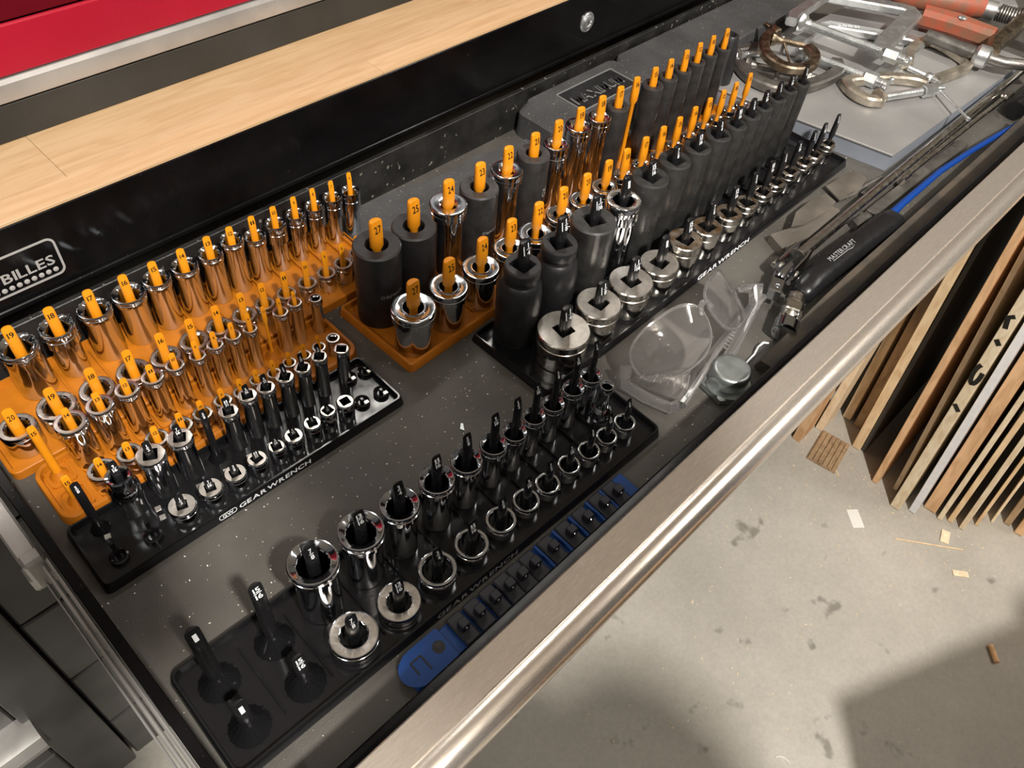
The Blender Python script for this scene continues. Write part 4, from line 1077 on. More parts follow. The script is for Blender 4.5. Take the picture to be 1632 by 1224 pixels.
# dark files, blades and bars around it
def slab(name, label, cat, pts, z0, z1, material, c=0.0005, tilt=None, group=None):
    cx = sum(p[0] for p in pts)/len(pts); cy = sum(p[1] for p in pts)/len(pts)
    q = MB(); prism(q, [(x - cx, y - cy) for x, y in pts], 0, z1 - z0, 0, None, c=c)
    o = q.build(name, material, None, loc=(cx, cy, z0), sharp=25)
    if tilt: o.rotation_euler = tilt
    tag(o, label, cat, group); return o
slab('file', 'dull grey flat file lying under the blue saw tube', 'file', [(0.775, 0.1735), (0.99, 0.1660), (0.99, 0.1790), (0.800, 0.1850), (0.775, 0.1850)], 0.0004, 0.0060, IRON)
slab('file', 'narrow dark file lying between the chrome bar and the steel box', 'file', [(0.80, 0.1985), (1.10, 0.1960), (1.10, 0.2015), (0.80, 0.2045)], 0.0004, 0.0050, IRON)
slab('pry_bar', 'long dark flat pry bar lying beside the blue saw tube', 'pry bar', [(0.79, 0.1340), (1.25, 0.1270), (1.25, 0.1410), (1.08, 0.1400), (0.79, 0.1470)], 0.0004, 0.0050, IRON)
def blade(label, pts, ztop, a, bend):
    cx = sum(p[0] for p in pts)/len(pts); cy = sum(p[1] for p in pts)/len(pts)
    q = MB(); prism(q, [(x - cx, y - cy) for x, y in pts], 0, 0.0016, 0, None, c=0.0003)
    o = q.build('scraper', AGED, None, loc=(cx, cy, ztop)); o.rotation_euler = (a, bend, 0)
    tag(o, label, 'scraper', 'loose steel blades beside the black tray'); return o
blade('uppermost brown steel blade with a flared pointed end by the black tray', [(0.676, 0.2195), (0.690, 0.2130), (0.735, 0.2090), (0.752, 0.2110), (0.757, 0.2260), (0.730, 0.2300), (0.700, 0.2290)], 0.0110, 0.0, 0.03)
o = slab('chisel', 'square-ended grey steel bar under the flared blade', 'chisel', [(0.643, 0.2080), (0.680, 0.2000), (0.745, 0.2010), (0.745, 0.2120), (0.690, 0.2170), (0.652, 0.2280)], 0.0004, 0.0100, AGED)
blade('brown angled steel blade lying nearest the corner of the steel box', [(0.766, 0.2120), (0.790, 0.2050), (0.822, 0.2110), (0.826, 0.2280), (0.800, 0.2330), (0.776, 0.2350)], 0.0060, 0.0, -0.05)
slab('steel_offcut', 'short dark steel offcut by the black saw handle', 'offcut', [(0.738, 0.1760), (0.765, 0.1735), (0.768, 0.1830), (0.742, 0.1850)], 0.0004, 0.0090, IRON)
rod_thing('screwdriver_shaft', 'thin dark steel rod beside the chrome breaker bar', 'rod', [(0.78, 0.2100, 0.0052), (0.80, 0.2085, 0.0052), (0.842, 0.2035, 0.0052)], 0.0022, IRON)
rod_thing('extension_bar', 'slim chrome extension bar between chrome breaker bar and blue saw tube', 'extension bar', [(0.845, 0.1835, 0.0110), (0.862, 0.1835, 0.0110), (0.864, 0.1835, 0.0110), (1.12, 0.1800, 0.0110), (1.121, 0.1800, 0.0110), (1.14, 0.1797, 0.0110)], [0.0050, 0.0050, 0.0034, 0.0034, 0.0052, 0.0052], CHROME2)
rod_thing('black_hose', 'glossy black hose at the far front of the drawer', 'hose', [(1.10, 0.158, 0.012), (1.18, 0.160, 0.012), (1.28, 0.152, 0.012), (1.40, 0.150, 0.012)], 0.0115, BLACKP)
# leather strip along the front wall
q = MB(); n_ = 40; R_ = []
for i in range(n_ + 1):
    u = i/n_; x = 0.4985 + 0.575*u
    w = 0.0085 + 0.0045*min(1, u*6) ; yc = 0.1340 - 0.0003*sin(5*u); zt_ = 0.012 + 0.012*min(1, u*4)
    R_.append([(x, yc - w, 0.0004), (x, yc - w*0.99, zt_*0.85), (x, yc - w*0.8, zt_), (x, yc + w*0.6, zt_*0.96), (x, yc + w*0.9, zt_*0.5), (x, yc + w, 0.0004)][::-1])
q2 = MB(); loft(q2, [[(x - 0.78, y - 0.125, z) for x, y, z in rg][::-1] for rg in R_])
o = q2.build('leather_strip', STRAP, None, loc=(0.78, 0.1250, 0.0), sharp=40); tag(o, 'long worn black leather strip lying against the front wall of the drawer', 'strap')
# thin hooked wire
rod_thing('wire_hook', 'thin bent steel wire beside the round steel plug', 'wire', [(0.493, 0.149, 0.0018), (0.510, 0.150, 0.0018), (0.518, 0.152, 0.004), (0.524, 0.151, 0.006), (0.526, 0.147, 0.007)], 0.0012, ZINC, 8)

# round steel plug on its hexagonal flange
t = thing('pipe_plug', 'round zinc-grey steel plug with hexagonal flange by the front rail', 'plug', (0.462, 0.1475, 0.0))
q = MB(); M_ = T(0, 0, 0.0168) @ RX(0.10) @ RY(-0.10)
lathe(q, [(0.0145, -0.012), (0.0162, -0.0105), (0.0166, 0.0005), (0.0162, 0.0030), (0.0150, 0.0045), (0.0128, 0.0047)], 40, 0, T(0.001, 0.0, 0.0170))
q.build('cap', GALV, t, sharp=60)
q = MB(); lathe(q, [(0.0212, 0.0004, hexf(1.0)), (0.0222, 0.0016, hexf(1.0)), (0.0222, 0.0062, hexf(1.0)), (0.0195, 0.0076, None)], 36, 0, RZ(0.35) @ T(-0.002, -0.001, 0))
q.build('hex_flange', GALV, t, sharp=25)

# ================================================================ clear safety glasses
t = thing('safety_glasses', 'clear plastic safety glasses lying folded in front of the black tray', 'glasses', (0.475, 0.19, 0.0030))
GN = Vector((0, -0.62, 0.785)).normalized(); GU = Vector((0, 0.785, 0.62)).normalized()
def gpt(u, v, off=0.0):
    """u across -1..1, v up 0..1 on the wrapped lens front"""
    au = abs(u); wrap = 0.030 * au**2.6
    x = 0.0775*(u - 0.08*u**3)
    dome = 0.004*(1 - (2*v-1)**2)
    p = Vector((x, 0, 0)) + GU*(v*0.052) + GN*(0.001 - wrap + dome + off)
    return p
GO = Vector((-0.0060, -0.0230, 0.0245)); GR = RZ(0.02)
def lens_outline(s):
    pts = []
    K = 28
    for i in range(K):
        a = 2*pi*i/K
        cx, cy = 0.52, 0.50
        ru = 0.47*abs(cos(a))**0.75*(1 if cos(a) > 0 else -1); rv = 0.47*abs(sin(a))**0.80*(1 if sin(a) > 0 else -1)
        v = cy + rv; u = cx + ru
        if cos(a) < 0: u += 0.10*(0.6 - v)*(-cos(a))        # nose side slants
        if cos(a) > 0.2: v = 0.5 + (v - 0.5)*(1 - 0.10*cos(a))
        pts.append((s*u, v))
    return pts if s > 0 else pts[::-1]
th = 0.0020
for s in (-1, 1):
    ol = lens_outline(s); cu = sum(p[0] for p in ol)/len(ol); cv = sum(p[1] for p in ol)/len(ol)
    q = MB(); fr = []; bk = []
    steps = (1.0, 0.8, 0.6, 0.4, 0.2)
    n = len(ol)
    def ringp(k, off): return [tuple(gpt(cu + (u-cu)*k, cv + (v-cv)*k, off) + GO) for u, v in ol]
    rings = [ringp(k, 0) for k in reversed(steps)][::1]
    rings = [ringp(0.02, 0)] + [ringp(k, 0) for k in (0.2, 0.4, 0.6, 0.8, 1.0)] + [ringp(k, th) for k in (1.0, 0.8, 0.6, 0.4, 0.2, 0.02)]
    loft(q, rings, 0, GR)
    bm = None
    l = q.build('lens', LENS, t, sharp=40)
    q = MB(); rim = [gpt(cu + (u-cu)*1.01, cv + (v-cv)*1.01, th*0.5) + GO for u, v in ol]
    rim = rim + [rim[0]]
    tube(q, rim, 0.0014, 8, 0, GR, caps=False)
    q.build('lens_rim', LENSE, t)
q = MB(); tube(q, [gpt(-0.10, 0.62, 0.001) + GO, gpt(-0.05, 0.74, 0.003) + GO, gpt(0, 0.78, 0.0035) + GO, gpt(0.05, 0.74, 0.003) + GO, gpt(0.10, 0.62, 0.001) + GO], 0.0024, 10, 0, GR)
q.build('nose_bridge', LENSE, t)
# ribbed side shield at the left, and two folded temple arms
q = MB()
a0 = gpt(-0.97, 0.1, 0) + GO; a1 = gpt(-0.97, 0.9, 0) + GO
A = [Vector((-0.0800, 0.016, 0.022)), Vector((-0.0850, 0.010, 0.008)), Vector((-0.0800, -0.008, 0.004)), Vector((-0.0735, -0.0285, 0.004)), Vector((-0.0660, -0.0325, 0.006))]
beam(q, [tuple(p) for p in A], 0.0040, 0.010, 0, None, up=(0.5, 0, 1), c=0.3)
q.build('side_shield', LENSE, t)
q = MB(); rows_ = []
for k in range(9):
    f = k/8
    bot = A[1].lerp(A[4], f) + Vector((0.001, 0, 0.0045)); top = gpt(-0.95 + 0.50*f, 0.30 - 0.27*f, 0.0) + GO
    rows_.append([bot.lerp(top, j/4) + Vector((0, 0, 0.003*sin(pi*j/4))) for j in range(5)])
vs = [tuple(p) for r_ in rows_ for p in r_] + [tuple(p - Vector((0, 0, 0.0012))) for r_ in rows_ for p in r_]
fs = []
for k in range(8):
    for j in range(4):
        a_, b_, c_, d_ = k*5+j, k*5+j+1, (k+1)*5+j+1, (k+1)*5+j
        fs += [(a_, d_, c_, b_), (a_+45, b_+45, c_+45, d_+45)]
for k in range(8): fs += [(k*5, k*5+45, (k+1)*5+45, (k+1)*5), (k*5+4, (k+1)*5+4, (k+1)*5+49, k*5+49)]
fs += [tuple([0, 1, 46, 45]), (1, 2, 47, 46), (2, 3, 48, 47), (3, 4, 49, 48), (40, 85, 86, 41), (41, 86, 87, 42), (42, 87, 88, 43), (43, 88, 89, 44)]
q.add(vs, fs)
q.build('side_lens', LENS, t)
q = MB()
for i in range(8):
    p = rows_[min(8, i + 1)][1]; tube(q, [p + Vector((0, -0.001, 0.0012)), p.lerp(rows_[min(8, i+1)][3], 0.75) + Vector((0, 0, 0.0022))], 0.0006, 6)
q.build('shield_ribs', LENSE, t)
q = MB(); beam(q, [(-0.0680, -0.0330, 0.0070), (-0.040, -0.0270, 0.0080), (0.000, -0.0180, 0.0090), (0.050, -0.0120, 0.0100), (0.088, -0.0080, 0.0100)], [0.007, 0.006, 0.005, 0.005, 0.006], 0.013, 0, None, up=(0, -0.7, 1), c=0.3)
q.build('temple_arm', LENSE, t)
q = MB(); beam(q, [(0.078, 0.010, 0.0150), (0.090, 0.000, 0.0150), (0.070, -0.0120, 0.0120), (0.020, -0.0260, 0.0080), (-0.030, -0.0385, 0.0075)], [0.006, 0.008, 0.006, 0.006, 0.009], 0.012, 0, None, up=(0, -0.7, 1), c=0.3)
q.build('temple_arm', LENSE, t)
q = MB()
for i in range(10): box(q, -0.0008, 0.0008, -0.002, 0.002, 0, 0.0010, 0, 0, T(0.004 + i*0.0042, -0.0245 + i*0.0012, 0.0160))
q.build('arm_ribs', LENSE, t)

# ================================================================ blue socket rail at the front
t = thing('socket_rail', 'blue rail with dark clips and eleven empty square studs, nearest the aluminium rail', 'socket rail', (0.215, 0.1400, 0.0), -0.018)
q = MB(); box(q, -0.105, 0.105, -0.0105, 0.0105, 0.0004, 0.0045, 0.0008); q.build('bar', BLUEP, t)
q = MB()
hole = [(-0.0785 - 0.0, 0.0)]
outl = [(-0.0725, -0.0118), (-0.0725, 0.0118), (-0.094, 0.0118)] + [(-0.094 + 0.0145*cos(a), 0.0118*sin(a)) for a in [pi/2 + pi*i/10 for i in range(1, 10)]] + [(-0.094, -0.0118)]
outl = outl[::-1]
prism(q, outl, 0.0046, 0.0066, 0, None, c=0.0006)
en = q.build('end_plate', BLUEP, t)
q = MB(); lathe(q, [(0.0042, 0.0066), (0.0042, 0.0068), (0.0034, 0.0068), (0.0032, 0.0066)], 20, 0, T(-0.0785, 0.0015, 0)); lathe(q, [(0.0034, 0.00665), (0.0033, 0.00670)], 20, 0, T(-0.0785, 0.0015, 0)); q.build('hole', CASED, en)
q = MB()
for a, b in (((-0.0985, -0.004), (-0.0985, 0.005)), ((-0.0985, 0.005), (-0.0905, 0.005)), ((-0.0905, 0.005), (-0.0905, -0.006))):
    beam(q, [(a[0], a[1], 0.0067), (b[0], b[1], 0.0067)], 0.0012, 0.0005)
q.build('slot', CASED, en)
q = MB(); box(q, 0.0985, 0.1085, -0.0112, 0.0112, 0.0046, 0.0066, 0.0006); q.build('end_plate', BLUEP, t)
sx_ = [0.156, 0.170, 0.184, 0.197, 0.209, 0.221, 0.239, 0.257, 0.274, 0.292, 0.307]
for i, x in enumerate(sx_):
    lx = x - 0.215; q = MB()
    w = 0.0058
    box(q, lx - w, lx + w, -0.0112, 0.0112, 0.0048, 0.0086, 0.0010)
    c = q.build('clip', CLIPB, t)
    q = MB(); box(q, lx - 0.0032, lx + 0.0032, -0.0030, 0.0034, 0.0086, 0.0162, 0.0006); st_ = q.build('stud', CLIPB, c)
    q = MB(); lathe(q, [(0.0011, 0), (0.0010, 0.0005), (0.0005, 0.0009)], 10, 0, T(lx - 0.0002, -0.0030, 0.0130) @ RX(pi/2)); q.build('detent_ball', CHROME, c)
    if i >= 5:
        q = MB(); box(q, lx - 0.0088, lx - 0.0064, -0.0112, 0.0112, 0.0046, 0.0078, 0.0006); q.build('blue_stop', BLUEP, t)

# loose tapered black socket and small standing socket
q = MB(); r_ = 0.0135
loft(q, [ring(a*1e-3, z*1e-3, 32, f) for a, z, f in ((13, 0, None), (14, 1.5, None), (14, 36, None), (11.5, 58, None), (8.5, 76, None), (7.6, 77, None), (5.2, 77, None), (4.6, 75, None), (4.6, 60, None), (4.6, 0, None))], closed=True)
o = q.build('impact_adapter', IMPACT, None, loc=(0.806, 0.385, 0.0004)); o.location = (0.838, 0.425, 0.0004); tag(o, 'tapered black impact adapter standing at the right end of the large orange tray', 'socket adapter')
q = MB()
loft(q, [ring(a*1e-3, z*1e-3, 40, f) for a, z, f in ((7.6, 0, None), (8.2, 0.8, None), (8.2, 9.5, None), (7.6, 10.5, None), (5.2, 13, None), (4.9, 15, None), (4.9, 30, None), (5.6, 31, None), (5.6, 36.5, None), (5.2, 37.2, None), (4.4, 37.2, None), (3.6, 36.0, star12(1)), (3.4, 35.5, star12(1)), (3.4, 26, star12(1)), (3.4, 0, None))], closed=True)
o = q.build('socket', CHROME, None, loc=(0.3485, 0.1925, 0.0125)); tag(o, 'small stepped chrome star socket between the rows at the front tray right end', 'socket')

# ================================================================ sheets leaning below the drawer
SH = [  # foot x, y, top y, top z, edge thickness, material, label
 (1.236, 0.203, 0.208, -0.52, 0.018, SPRUCE, 'short orange pine board nearest the drawer front, leftmost of the stack'),
 (1.300, 0.184, 0.189, -0.53, 0.016, PALE, 'pale frayed plywood offcut just right of the leftmost board'),
 (1.375, 0.157, 0.190, -0.30, 0.018, PINE, 'narrow pine board half hidden under the drawer, third from the left'),
 (1.372, 0.128, 0.168, -0.25, 0.018, OLDWOOD, 'brown weathered board leaning left of the dark panel'),
 (1.316, 0.101, 0.155, -0.08, 0.018, PINE, 'pine board with knots bordering the dark panel'),
 (1.266, 0.029, 0.093, -0.12, 0.012, SPRUCE, 'thin orange sheet edge bordering the dark gap on its right'),
 (1.281, -0.010, 0.066, -0.22, 0.009, PALE, 'thin pale plywood sheet just left of the marked board'),
 (1.240, -0.030, 0.033, -0.15, 0.018, PALE, 'thick pale plywood sheet edge with black marker scribbles'),
 (1.258, -0.060, 0.014, -0.15, 0.013, FOAM, 'white-edged board right of the marked sheet'),
 (1.290, -0.084, -0.012, -0.15, 0.024, SPRUCE, 'wide orange brown board just right of the white-edged board'),
 (1.285, -0.108, -0.038, -0.15, 0.009, PALE, 'thin pale sheet just right of the wide orange brown board'),
 (1.296, -0.126, -0.056, -0.15, 0.010, PINE, 'thin tan sheet sixth from the right end of the stack'),
 (1.298, -0.150, -0.074, -0.15, 0.010, PALE, 'pale sheet whose foot reaches nearest the wood chips'),
 (1.330, -0.168, -0.092, -0.15, 0.006, PINE, 'very thin tan panel fourth from the right edge of the photo'),
 (1.362, -0.188, -0.108, -0.15, 0.005, PALE, 'very thin pale panel third from the right edge of the photo'),
 (1.380, -0.212, -0.130, -0.15, 0.012, OLDWOOD, 'brown board second from the right edge of the photo'),
 (1.375, -0.238, -0.152, -0.15, 0.016, SPRUCE, 'orange board at the right edge of the photo'),
]
for fx, fy, ty, tz, th_, mt, lab in SH:
    H = tz - ZF; lean = atan2(ty - fy, H); Ln = H / cos(lean)
    q = MB(); box(q, 0, 0.42 if tz > -0.4 else 0.06, -th_/2, th_/2, 0.0005, Ln, 0.0008)
    o = q.build('plywood_sheet' if th_ < 0.0145 or mt is PALE else 'wood_board', mt, None, loc=(fx, fy, ZF + abs(sin(lean))*th_/2 + 0.0003)); o.rotation_euler = (-lean, 0, 0)
    tag(o, lab, 'board', 'boards leaning under the drawer')
    if 'marker' in lab:
        for zz, pts in ((0.30, [(-0.5, 0), (0.5, 0.4)]), (0.34, None), (0.46, [(-0.4, 0), (0.3, 0.3)]), (0.50, [(0.1, -0.2), (0.5, 0.5), (-0.2, 0.7)]), (0.56, [(-0.4, 0), (0.4, 0.5), (-0.3, 1.0)])):
            if pts is None:
                pth = [(-0.0006, 0.0065*cos(a), zz + 0.05 + 0.022*sin(a)) for a in [pi*0.9 + 1.5*pi*i/12 for i in range(13)]]
            else: pth = [(-0.0006, p[0]*0.012, zz + p[1]*0.03) for p in pts]
            q = MB(); beam(q, pth, 0.0075, 0.0008, up=(1, 0, 0), c=0.1)
            q.build('marker_stroke', INKB, o)
q = MB(); box(q, 0, 0.62, -0.004, 0.004, 0.0005, 0.76, 0.0005)
o = q.build('dark_panel', DARKB, None, loc=(1.322, 0.0860, ZF + 0.0008)); o.rotation_euler = (-0.0700, 0, 0.0)
tag(o, 'wide dark grey panel standing between the knotty pine board and the thin orange sheet', 'panel')
# scraps on the floor
def scrap(name, label, cat, x, y, a, pts, h, mt, group=None):
    q = MB(); prism(q, pts, 0, h, 0)
    o = q.build(name, mt, None, loc=(x, y, ZF + 0.0003), rotz=a, smooth=False); tag(o, label, cat, group); return o
def rect(a, b): return [(-a/2, -b/2), (a/2, -b/2), (a/2, b/2), (-a/2, b/2)]
scrap('paper_slip', 'white paper slip lying on the concrete floor', 'paper', 1.157, 0.013, 0.85, rect(0.042, 0.024), 0.0004, PAPER)
scrap('wood_chip', 'pale flat wood chip at the feet of the leaning sheets', 'wood chip', 1.255, -0.135, 0.3, rect(0.030, 0.016), 0.003, PALE)
scrap('wood_chip', 'small cream rectangular chip alone on the open floor', 'wood chip', 1.200, -0.193, -0.9, rect(0.030, 0.012), 0.002, PALE)
scrap('wood_sliver', 'long thin wood splinter on the floor below the sheets', 'splinter', 1.215, -0.120, -0.93, rect(0.135, 0.0022), 0.0015, PINE)
scrap('wood_sliver', 'short wood splinter beside the ribbed plank', 'splinter', 1.235, 0.105, 0.9, rect(0.040, 0.0025), 0.0015, PINE)
q = MB(); tube(q, [(-0.016, 0, 0.0052), (0.016, 0, 0.0052)], 0.0050, 14)
o = q.build('dowel_stub', SPRUCE, None, loc=(1.087, -0.305, ZF + 0.0003), rotz=0.75); tag(o, 'short round wooden dowel stub on the shaded floor', 'dowel')
q = MB(); tube(q, arc_pts(0, 0, 0.016, 0.2, 2.0, 8, 0.001), 0.0009, 6)
o = q.build('wood_curl', PAPER, None, loc=(0.640, -0.135, ZF + 0.0005), rotz=-0.8); tag(o, 'thin pale curled shaving on the floor near the bottom edge', 'shaving')
for i, (x, y) in enumerate(((1.060, 0.082), (1.225, 0.080))): pass
q = MB()
for i in range(6): box(q, -0.045, 0.045, -0.030 + i*0.0105, -0.0225 + i*0.0105, 0.004, 0.0075, 0.0008)
box(q, -0.046, 0.046, -0.031, 0.032, 0, 0.0042, 0.0005)
o = q.build('ribbed_plank', OLDWOOD, None, loc=(1.262, 0.137, ZF + 0.0003), rotz=0.15); tag(o, 'short brown plank with ribbed top lying on the floor', 'plank')
q = MB(); rr_ = random.Random(5)
for i in range(260):
    x = rr_.uniform(0.45, 1.30); y = rr_.gauss(0.0, 0.16); a = rr_.uniform(0, 3.1); l = rr_.uniform(0.001, 0.005); w = rr_.uniform(0.0007, 0.0018)
    if rr_.random() < 0.45: x = rr_.uniform(1.15, 1.30); y = rr_.uniform(-0.24, 0.2)
    box(q, -l/2, l/2, -w/2, w/2, 0, 0.0008, 0, 0, T(x, y, ZF + 0.0003) @ RZ(a))
o = q.build('sawdust_crumbs', PALE, None, smooth=False); tag(o, 'scattered sawdust crumbs on the concrete floor', 'sawdust'); o['kind'] = 'stuff'
q = MB()
for i in range(420):
    x = rr_.uniform(0.0, 1.0); y = rr_.uniform(0.125, 0.52); l = rr_.uniform(0.0003, 0.0012)
    if rr_.random() < 0.5: x = rr_.uniform(0.02, 0.42); y = rr_.uniform(0.23, 0.43)
    box(q, -l/2, l/2, -l/3, l/3, 0, 0.0004, 0, 0, T(x, y, 0.00005) @ RZ(rr_.uniform(0, 3)))
o = q.build('metal_dust', PAPER, None, smooth=False); tag(o, 'tiny pale crumbs scattered over the black drawer liner', 'dust'); o['kind'] = 'stuff'
q = MB(); prism(q, [(-0.0035, -0.0015), (0.003, -0.0012), (0.0038, 0.0006), (-0.002, 0.0016)], 0, 0.0008)
o = q.build('paint_flake', GALV, None, loc=(0.268, 0.262, 0.0002), rotz=0.9); tag(o, 'small pale green flake on the liner between the trays', 'flake')

# ================================================================ the photographer, standing behind the phone that takes the picture
SKIN = mat('skin', (0.55, 0.33, 0.24), 0.5, var=0.06)
HAIR = mat('dark_hair', (0.03, 0.02, 0.015), 0.6)
CLOTH = mat('dark_work_jacket', (0.05, 0.055, 0.065), 0.8, var=0.15, bump=0.2, bscale=200)
JEANS = mat('blue_jeans', (0.06, 0.08, 0.13), 0.85, var=0.15)
PX, PY = 0.048, -0.54
person = thing('person', 'person in dark jacket and jeans holding a phone over the drawer', 'person', (PX, PY, ZF))
def skin_mesh(name, verts, edges, radii, mats, matf=None, parent=None, sub=2):
    me = bpy.data.meshes.new(name); me.from_pydata(verts, edges, [])
    o = bpy.data.objects.new(name, me); COL.objects.link(o)
    sm = o.modifiers.new('skin', 'SKIN'); sm.use_smooth_shade = True; sm.branch_smoothing = 0.6
    for d, r in zip(me.skin_vertices[0].data, radii):
        d.radius = r if isinstance(r, tuple) else (r, r)
    me.skin_vertices[0].data[0].use_root = True
    ss = o.modifiers.new('sub', 'SUBSURF'); ss.levels = sub; ss.render_levels = sub
    bpy.context.view_layer.update()
    dg = bpy.context.evaluated_depsgraph_get()
    m2 = bpy.data.meshes.new_from_object(o.evaluated_get(dg))
    o.modifiers.clear(); o.data = m2; bpy.data.meshes.remove(me)
    m2.materials.clear()
    for x in mats: m2.materials.append(x)
    for p in m2.polygons:
        p.use_smooth = True
        p.material_index = matf(p.center) if matf else 0
    if parent: o.parent = parent
    return o
B = [  # pelvis first; local to the feet centre
 ((0, 0, 0.93), 0.13), ((0, 0.00, 1.10), (0.14, 0.11)), ((0, 0.03, 1.28), (0.16, 0.12)), ((0, 0.08, 1.42), (0.11, 0.09)), ((0.02, 0.12, 1.50), 0.055), ((0.045, 0.17, 1.56), 0.055),
 ((-0.17, 0.07, 1.40), 0.065), ((-0.24, 0.20, 1.19), 0.048), ((-0.15, 0.37, 1.23), 0.034), ((-0.125, 0.435, 1.26), 0.027),
 ((0.17, 0.07, 1.40), 0.065), ((0.215, 0.02, 1.14), 0.048), ((0.20, 0.20, 1.02), 0.034), ((0.19, 0.26, 0.99), 0.027),
 ((-0.09, 0, 0.88), 0.095), ((-0.11, 0.02, 0.48), 0.062), ((-0.12, -0.01, 0.10), 0.045), ((-0.13, 0.12, 0.045), 0.040),
 ((0.09, 0, 0.88), 0.095), ((0.11, 0.02, 0.48), 0.062), ((0.12, -0.01, 0.10), 0.045), ((0.13, 0.12, 0.045), 0.040)]
E_ = [(0,1),(1,2),(2,3),(3,4),(4,5),(3,6),(6,7),(7,8),(8,9),(3,10),(10,11),(11,12),(12,13),(0,14),(14,15),(15,16),(16,17),(0,18),(18,19),(19,20),(20,21)]
def bm_(c):
    if c.z < 0.095: return 3
    if c.z < 0.93: return 2
    if c.z > 1.485 and abs(c.x) < 0.1: return 0
    if c.y > 0.41 or (c.y > 0.235 and c.x > 0.1 and c.z < 1.05): return 0
    return 1
body = skin_mesh('body', [b[0] for b in B], E_, [b[1] for b in B], [SKIN, CLOTH, JEANS, BLACKP], bm_, person)
# head: turned down towards the drawer
q = MB(); n_ = 28
MH = T(0.06, 0.215, 1.655) @ RX(-0.62)
hp = [(-0.125, 0.020, 0.045), (-0.118, 0.040, 0.055), (-0.09, 0.055, 0.070), (-0.05, 0.064, 0.085), (0.0, 0.071, 0.096), (0.04, 0.074, 0.099), (0.08, 0.068, 0.090), (0.108, 0.048, 0.062), (0.122, 0.018, 0.022)]
rings = []
for z, a, b in hp:
    rg = []
    for i in range(n_):
        t_ = 2*pi*i/n_; x, y = a*cos(t_), b*sin(t_)
        d = abs(((t_ - pi/2 + pi) % (2*pi)) - pi)
        if d < 0.30 and -0.06 < z < 0.03: y += 0.020*(1 - d/0.30)*(1.0 if z < -0.02 else 0.5)      # nose
        if 0.25 < d < 0.6 and -0.02 < z < 0.02: y -= 0.008                                          # eye sockets
        if d < 0.35 and z < -0.10: y += 0.012
        rg.append((x, y, z))
    rings.append(rg)
loft(q, rings, 0, MH)
for s in (-1, 1):
    q.add(*(lambda r_: ([p for r2 in r_ for p in r2], [(i + k*12, (i+1) % 12 + k*12, (i+1) % 12 + (k+1)*12, i + (k+1)*12) for k in range(3) for i in range(12)] + [tuple(range(36, 48))]))([[(s*(0.066 + dx), -0.005 + r*cos(2*pi*i/12), -0.02 + 1.6*r*sin(2*pi*i/12)) for i in range(12)] for dx, r in ((0, 0.012), (0.012, 0.018), (0.018, 0.018), (0.016, 0.010))]), 0, MH)
hd = q.build('head', SKIN, person, sharp=80)
q = MB(); loft(q, [[(x*1.06 if True else x, y*1.05 - 0.006, z + 0.004) for x, y, z in r_] for r_ in [rings[3]] + rings[4:]], 0, MH @ T(0, -0.022, 0.004))
q.build('hair', HAIR, hd, sharp=80)
for s in (-1, 1):
    q = MB(); lathe(q, [(0.001, -0.011), (0.008, -0.008), (0.0115, 0), (0.008, 0.008), (0.001, 0.011)], 14, 0, MH @ T(s*0.030, 0.078, 0.004)); q.build('eye', PAPER, hd)
q = MB(); tube(q, [(-0.022, 0.088, -0.072), (0, 0.096, -0.072), (0.022, 0.088, -0.072)], 0.005, 8, 0, MH); q.build('mouth', REDD, hd)
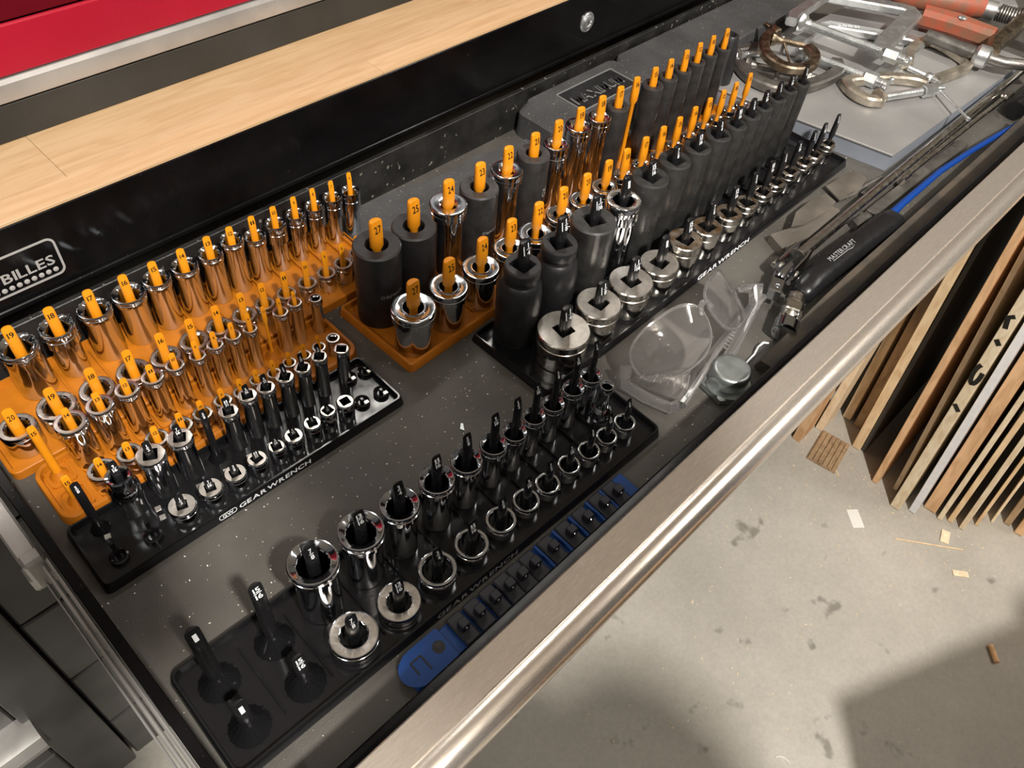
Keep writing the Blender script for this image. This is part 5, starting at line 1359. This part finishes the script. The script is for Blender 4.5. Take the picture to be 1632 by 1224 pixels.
# hands closed on the phone
PHc = Vector((0.0, 0.0, 0.5)) - CF*0.012
def W2P(v): return Vector(v) - Vector((PX, PY, ZF))
def hand(wrist, pm, d, e, back, thumb_side):
    """palm with four fingers along d, spread along e; back points away from the palm's inside"""
    w = Vector(wrist); pm = Vector(pm)
    h = skin_mesh('hand', [tuple(w), tuple((w+pm)/2), tuple(pm)], [(0,1),(1,2)], [0.024, (0.026, 0.020), (0.034, 0.017)], [SKIN], None, person)
    for k in range(4):
        ln = (0.030, 0.036, 0.034, 0.026)[k]
        st = pm + e*(-0.026 + 0.0175*k)*thumb_side*-1
        p = [st, st + d*ln*0.6 + back*0.006, st + d*ln*1.1 + back*0.002, st + d*ln*1.5 - back*0.008]
        skin_mesh('finger', [tuple(x) for x in p], [(0,1),(1,2),(2,3)], [0.0095, 0.0090, 0.0082, 0.0070], [SKIN], None, h, 1)
    st = pm + e*0.024*thumb_side - back*0.008
    p = [st - d*0.01, st + d*0.010 - back*0.014 + e*0.008*thumb_side, st + d*0.034 - back*0.017 + e*0.004*thumb_side]
    skin_mesh('thumb', [tuple(x) for x in p], [(0,1),(1,2)], [0.0115, 0.0100, 0.0080], [SKIN], None, h, 1)
OFF = -CX*0.020 + CD*0.028
pc = W2P(PHc + OFF)
hand((-0.125, 0.435, 1.26), pc + CD*0.058 + CF*0.010, -CD, CX, CF, -1)
hand((0.19, 0.26, 0.99), (0.185, 0.32, 0.965), Vector((-0.05, 0.9, -0.35)).normalized(), Vector((1, 0, 0)), Vector((0, -0.3, -1)).normalized(), -1)
ph = MB(); box(ph, -0.075, 0.075, -0.0365, 0.0365, -0.004, 0.004, 0.002)
o = ph.build('phone', BLACKP, None)
mm = Matrix.Identity(4)
for i in range(3): mm[i][0] = CX[i]; mm[i][1] = -CD[i]; mm[i][2] = -CF[i]; mm[i][3] = (PHc + OFF)[i]
o.matrix_world = mm; tag(o, 'black phone held over the drawer by the person', 'phone')

# unseen box and can added beside the photographer to cast floor shadows
CARD = mat('shadow_box_brown', (0.32, 0.21, 0.12), 0.8, var=0.06)
q = MB(); box(q, 0, 0.46, -0.50, 0, 0.0005, 0.65, 0.002)
o = q.build('shadow_box', CARD, None, loc=(0.594, -0.343, ZF), rotz=-0.42); tag(o, 'tall brown box added beside the person to cast a floor shadow', 'box')
q = MB(); lathe(q, [(0.030, 0), (0.033, 0.003), (0.033, 0.15), (0.028, 0.162), (0.014, 0.17), (0.014, 0.192), (0.010, 0.195)], 24)
o = q.build('shadow_can', BLUEM, None, loc=(0.84, -0.53, ZF + 0.6512)); tag(o, 'blue can added on the unseen box for its narrow floor shadow', 'spray can')
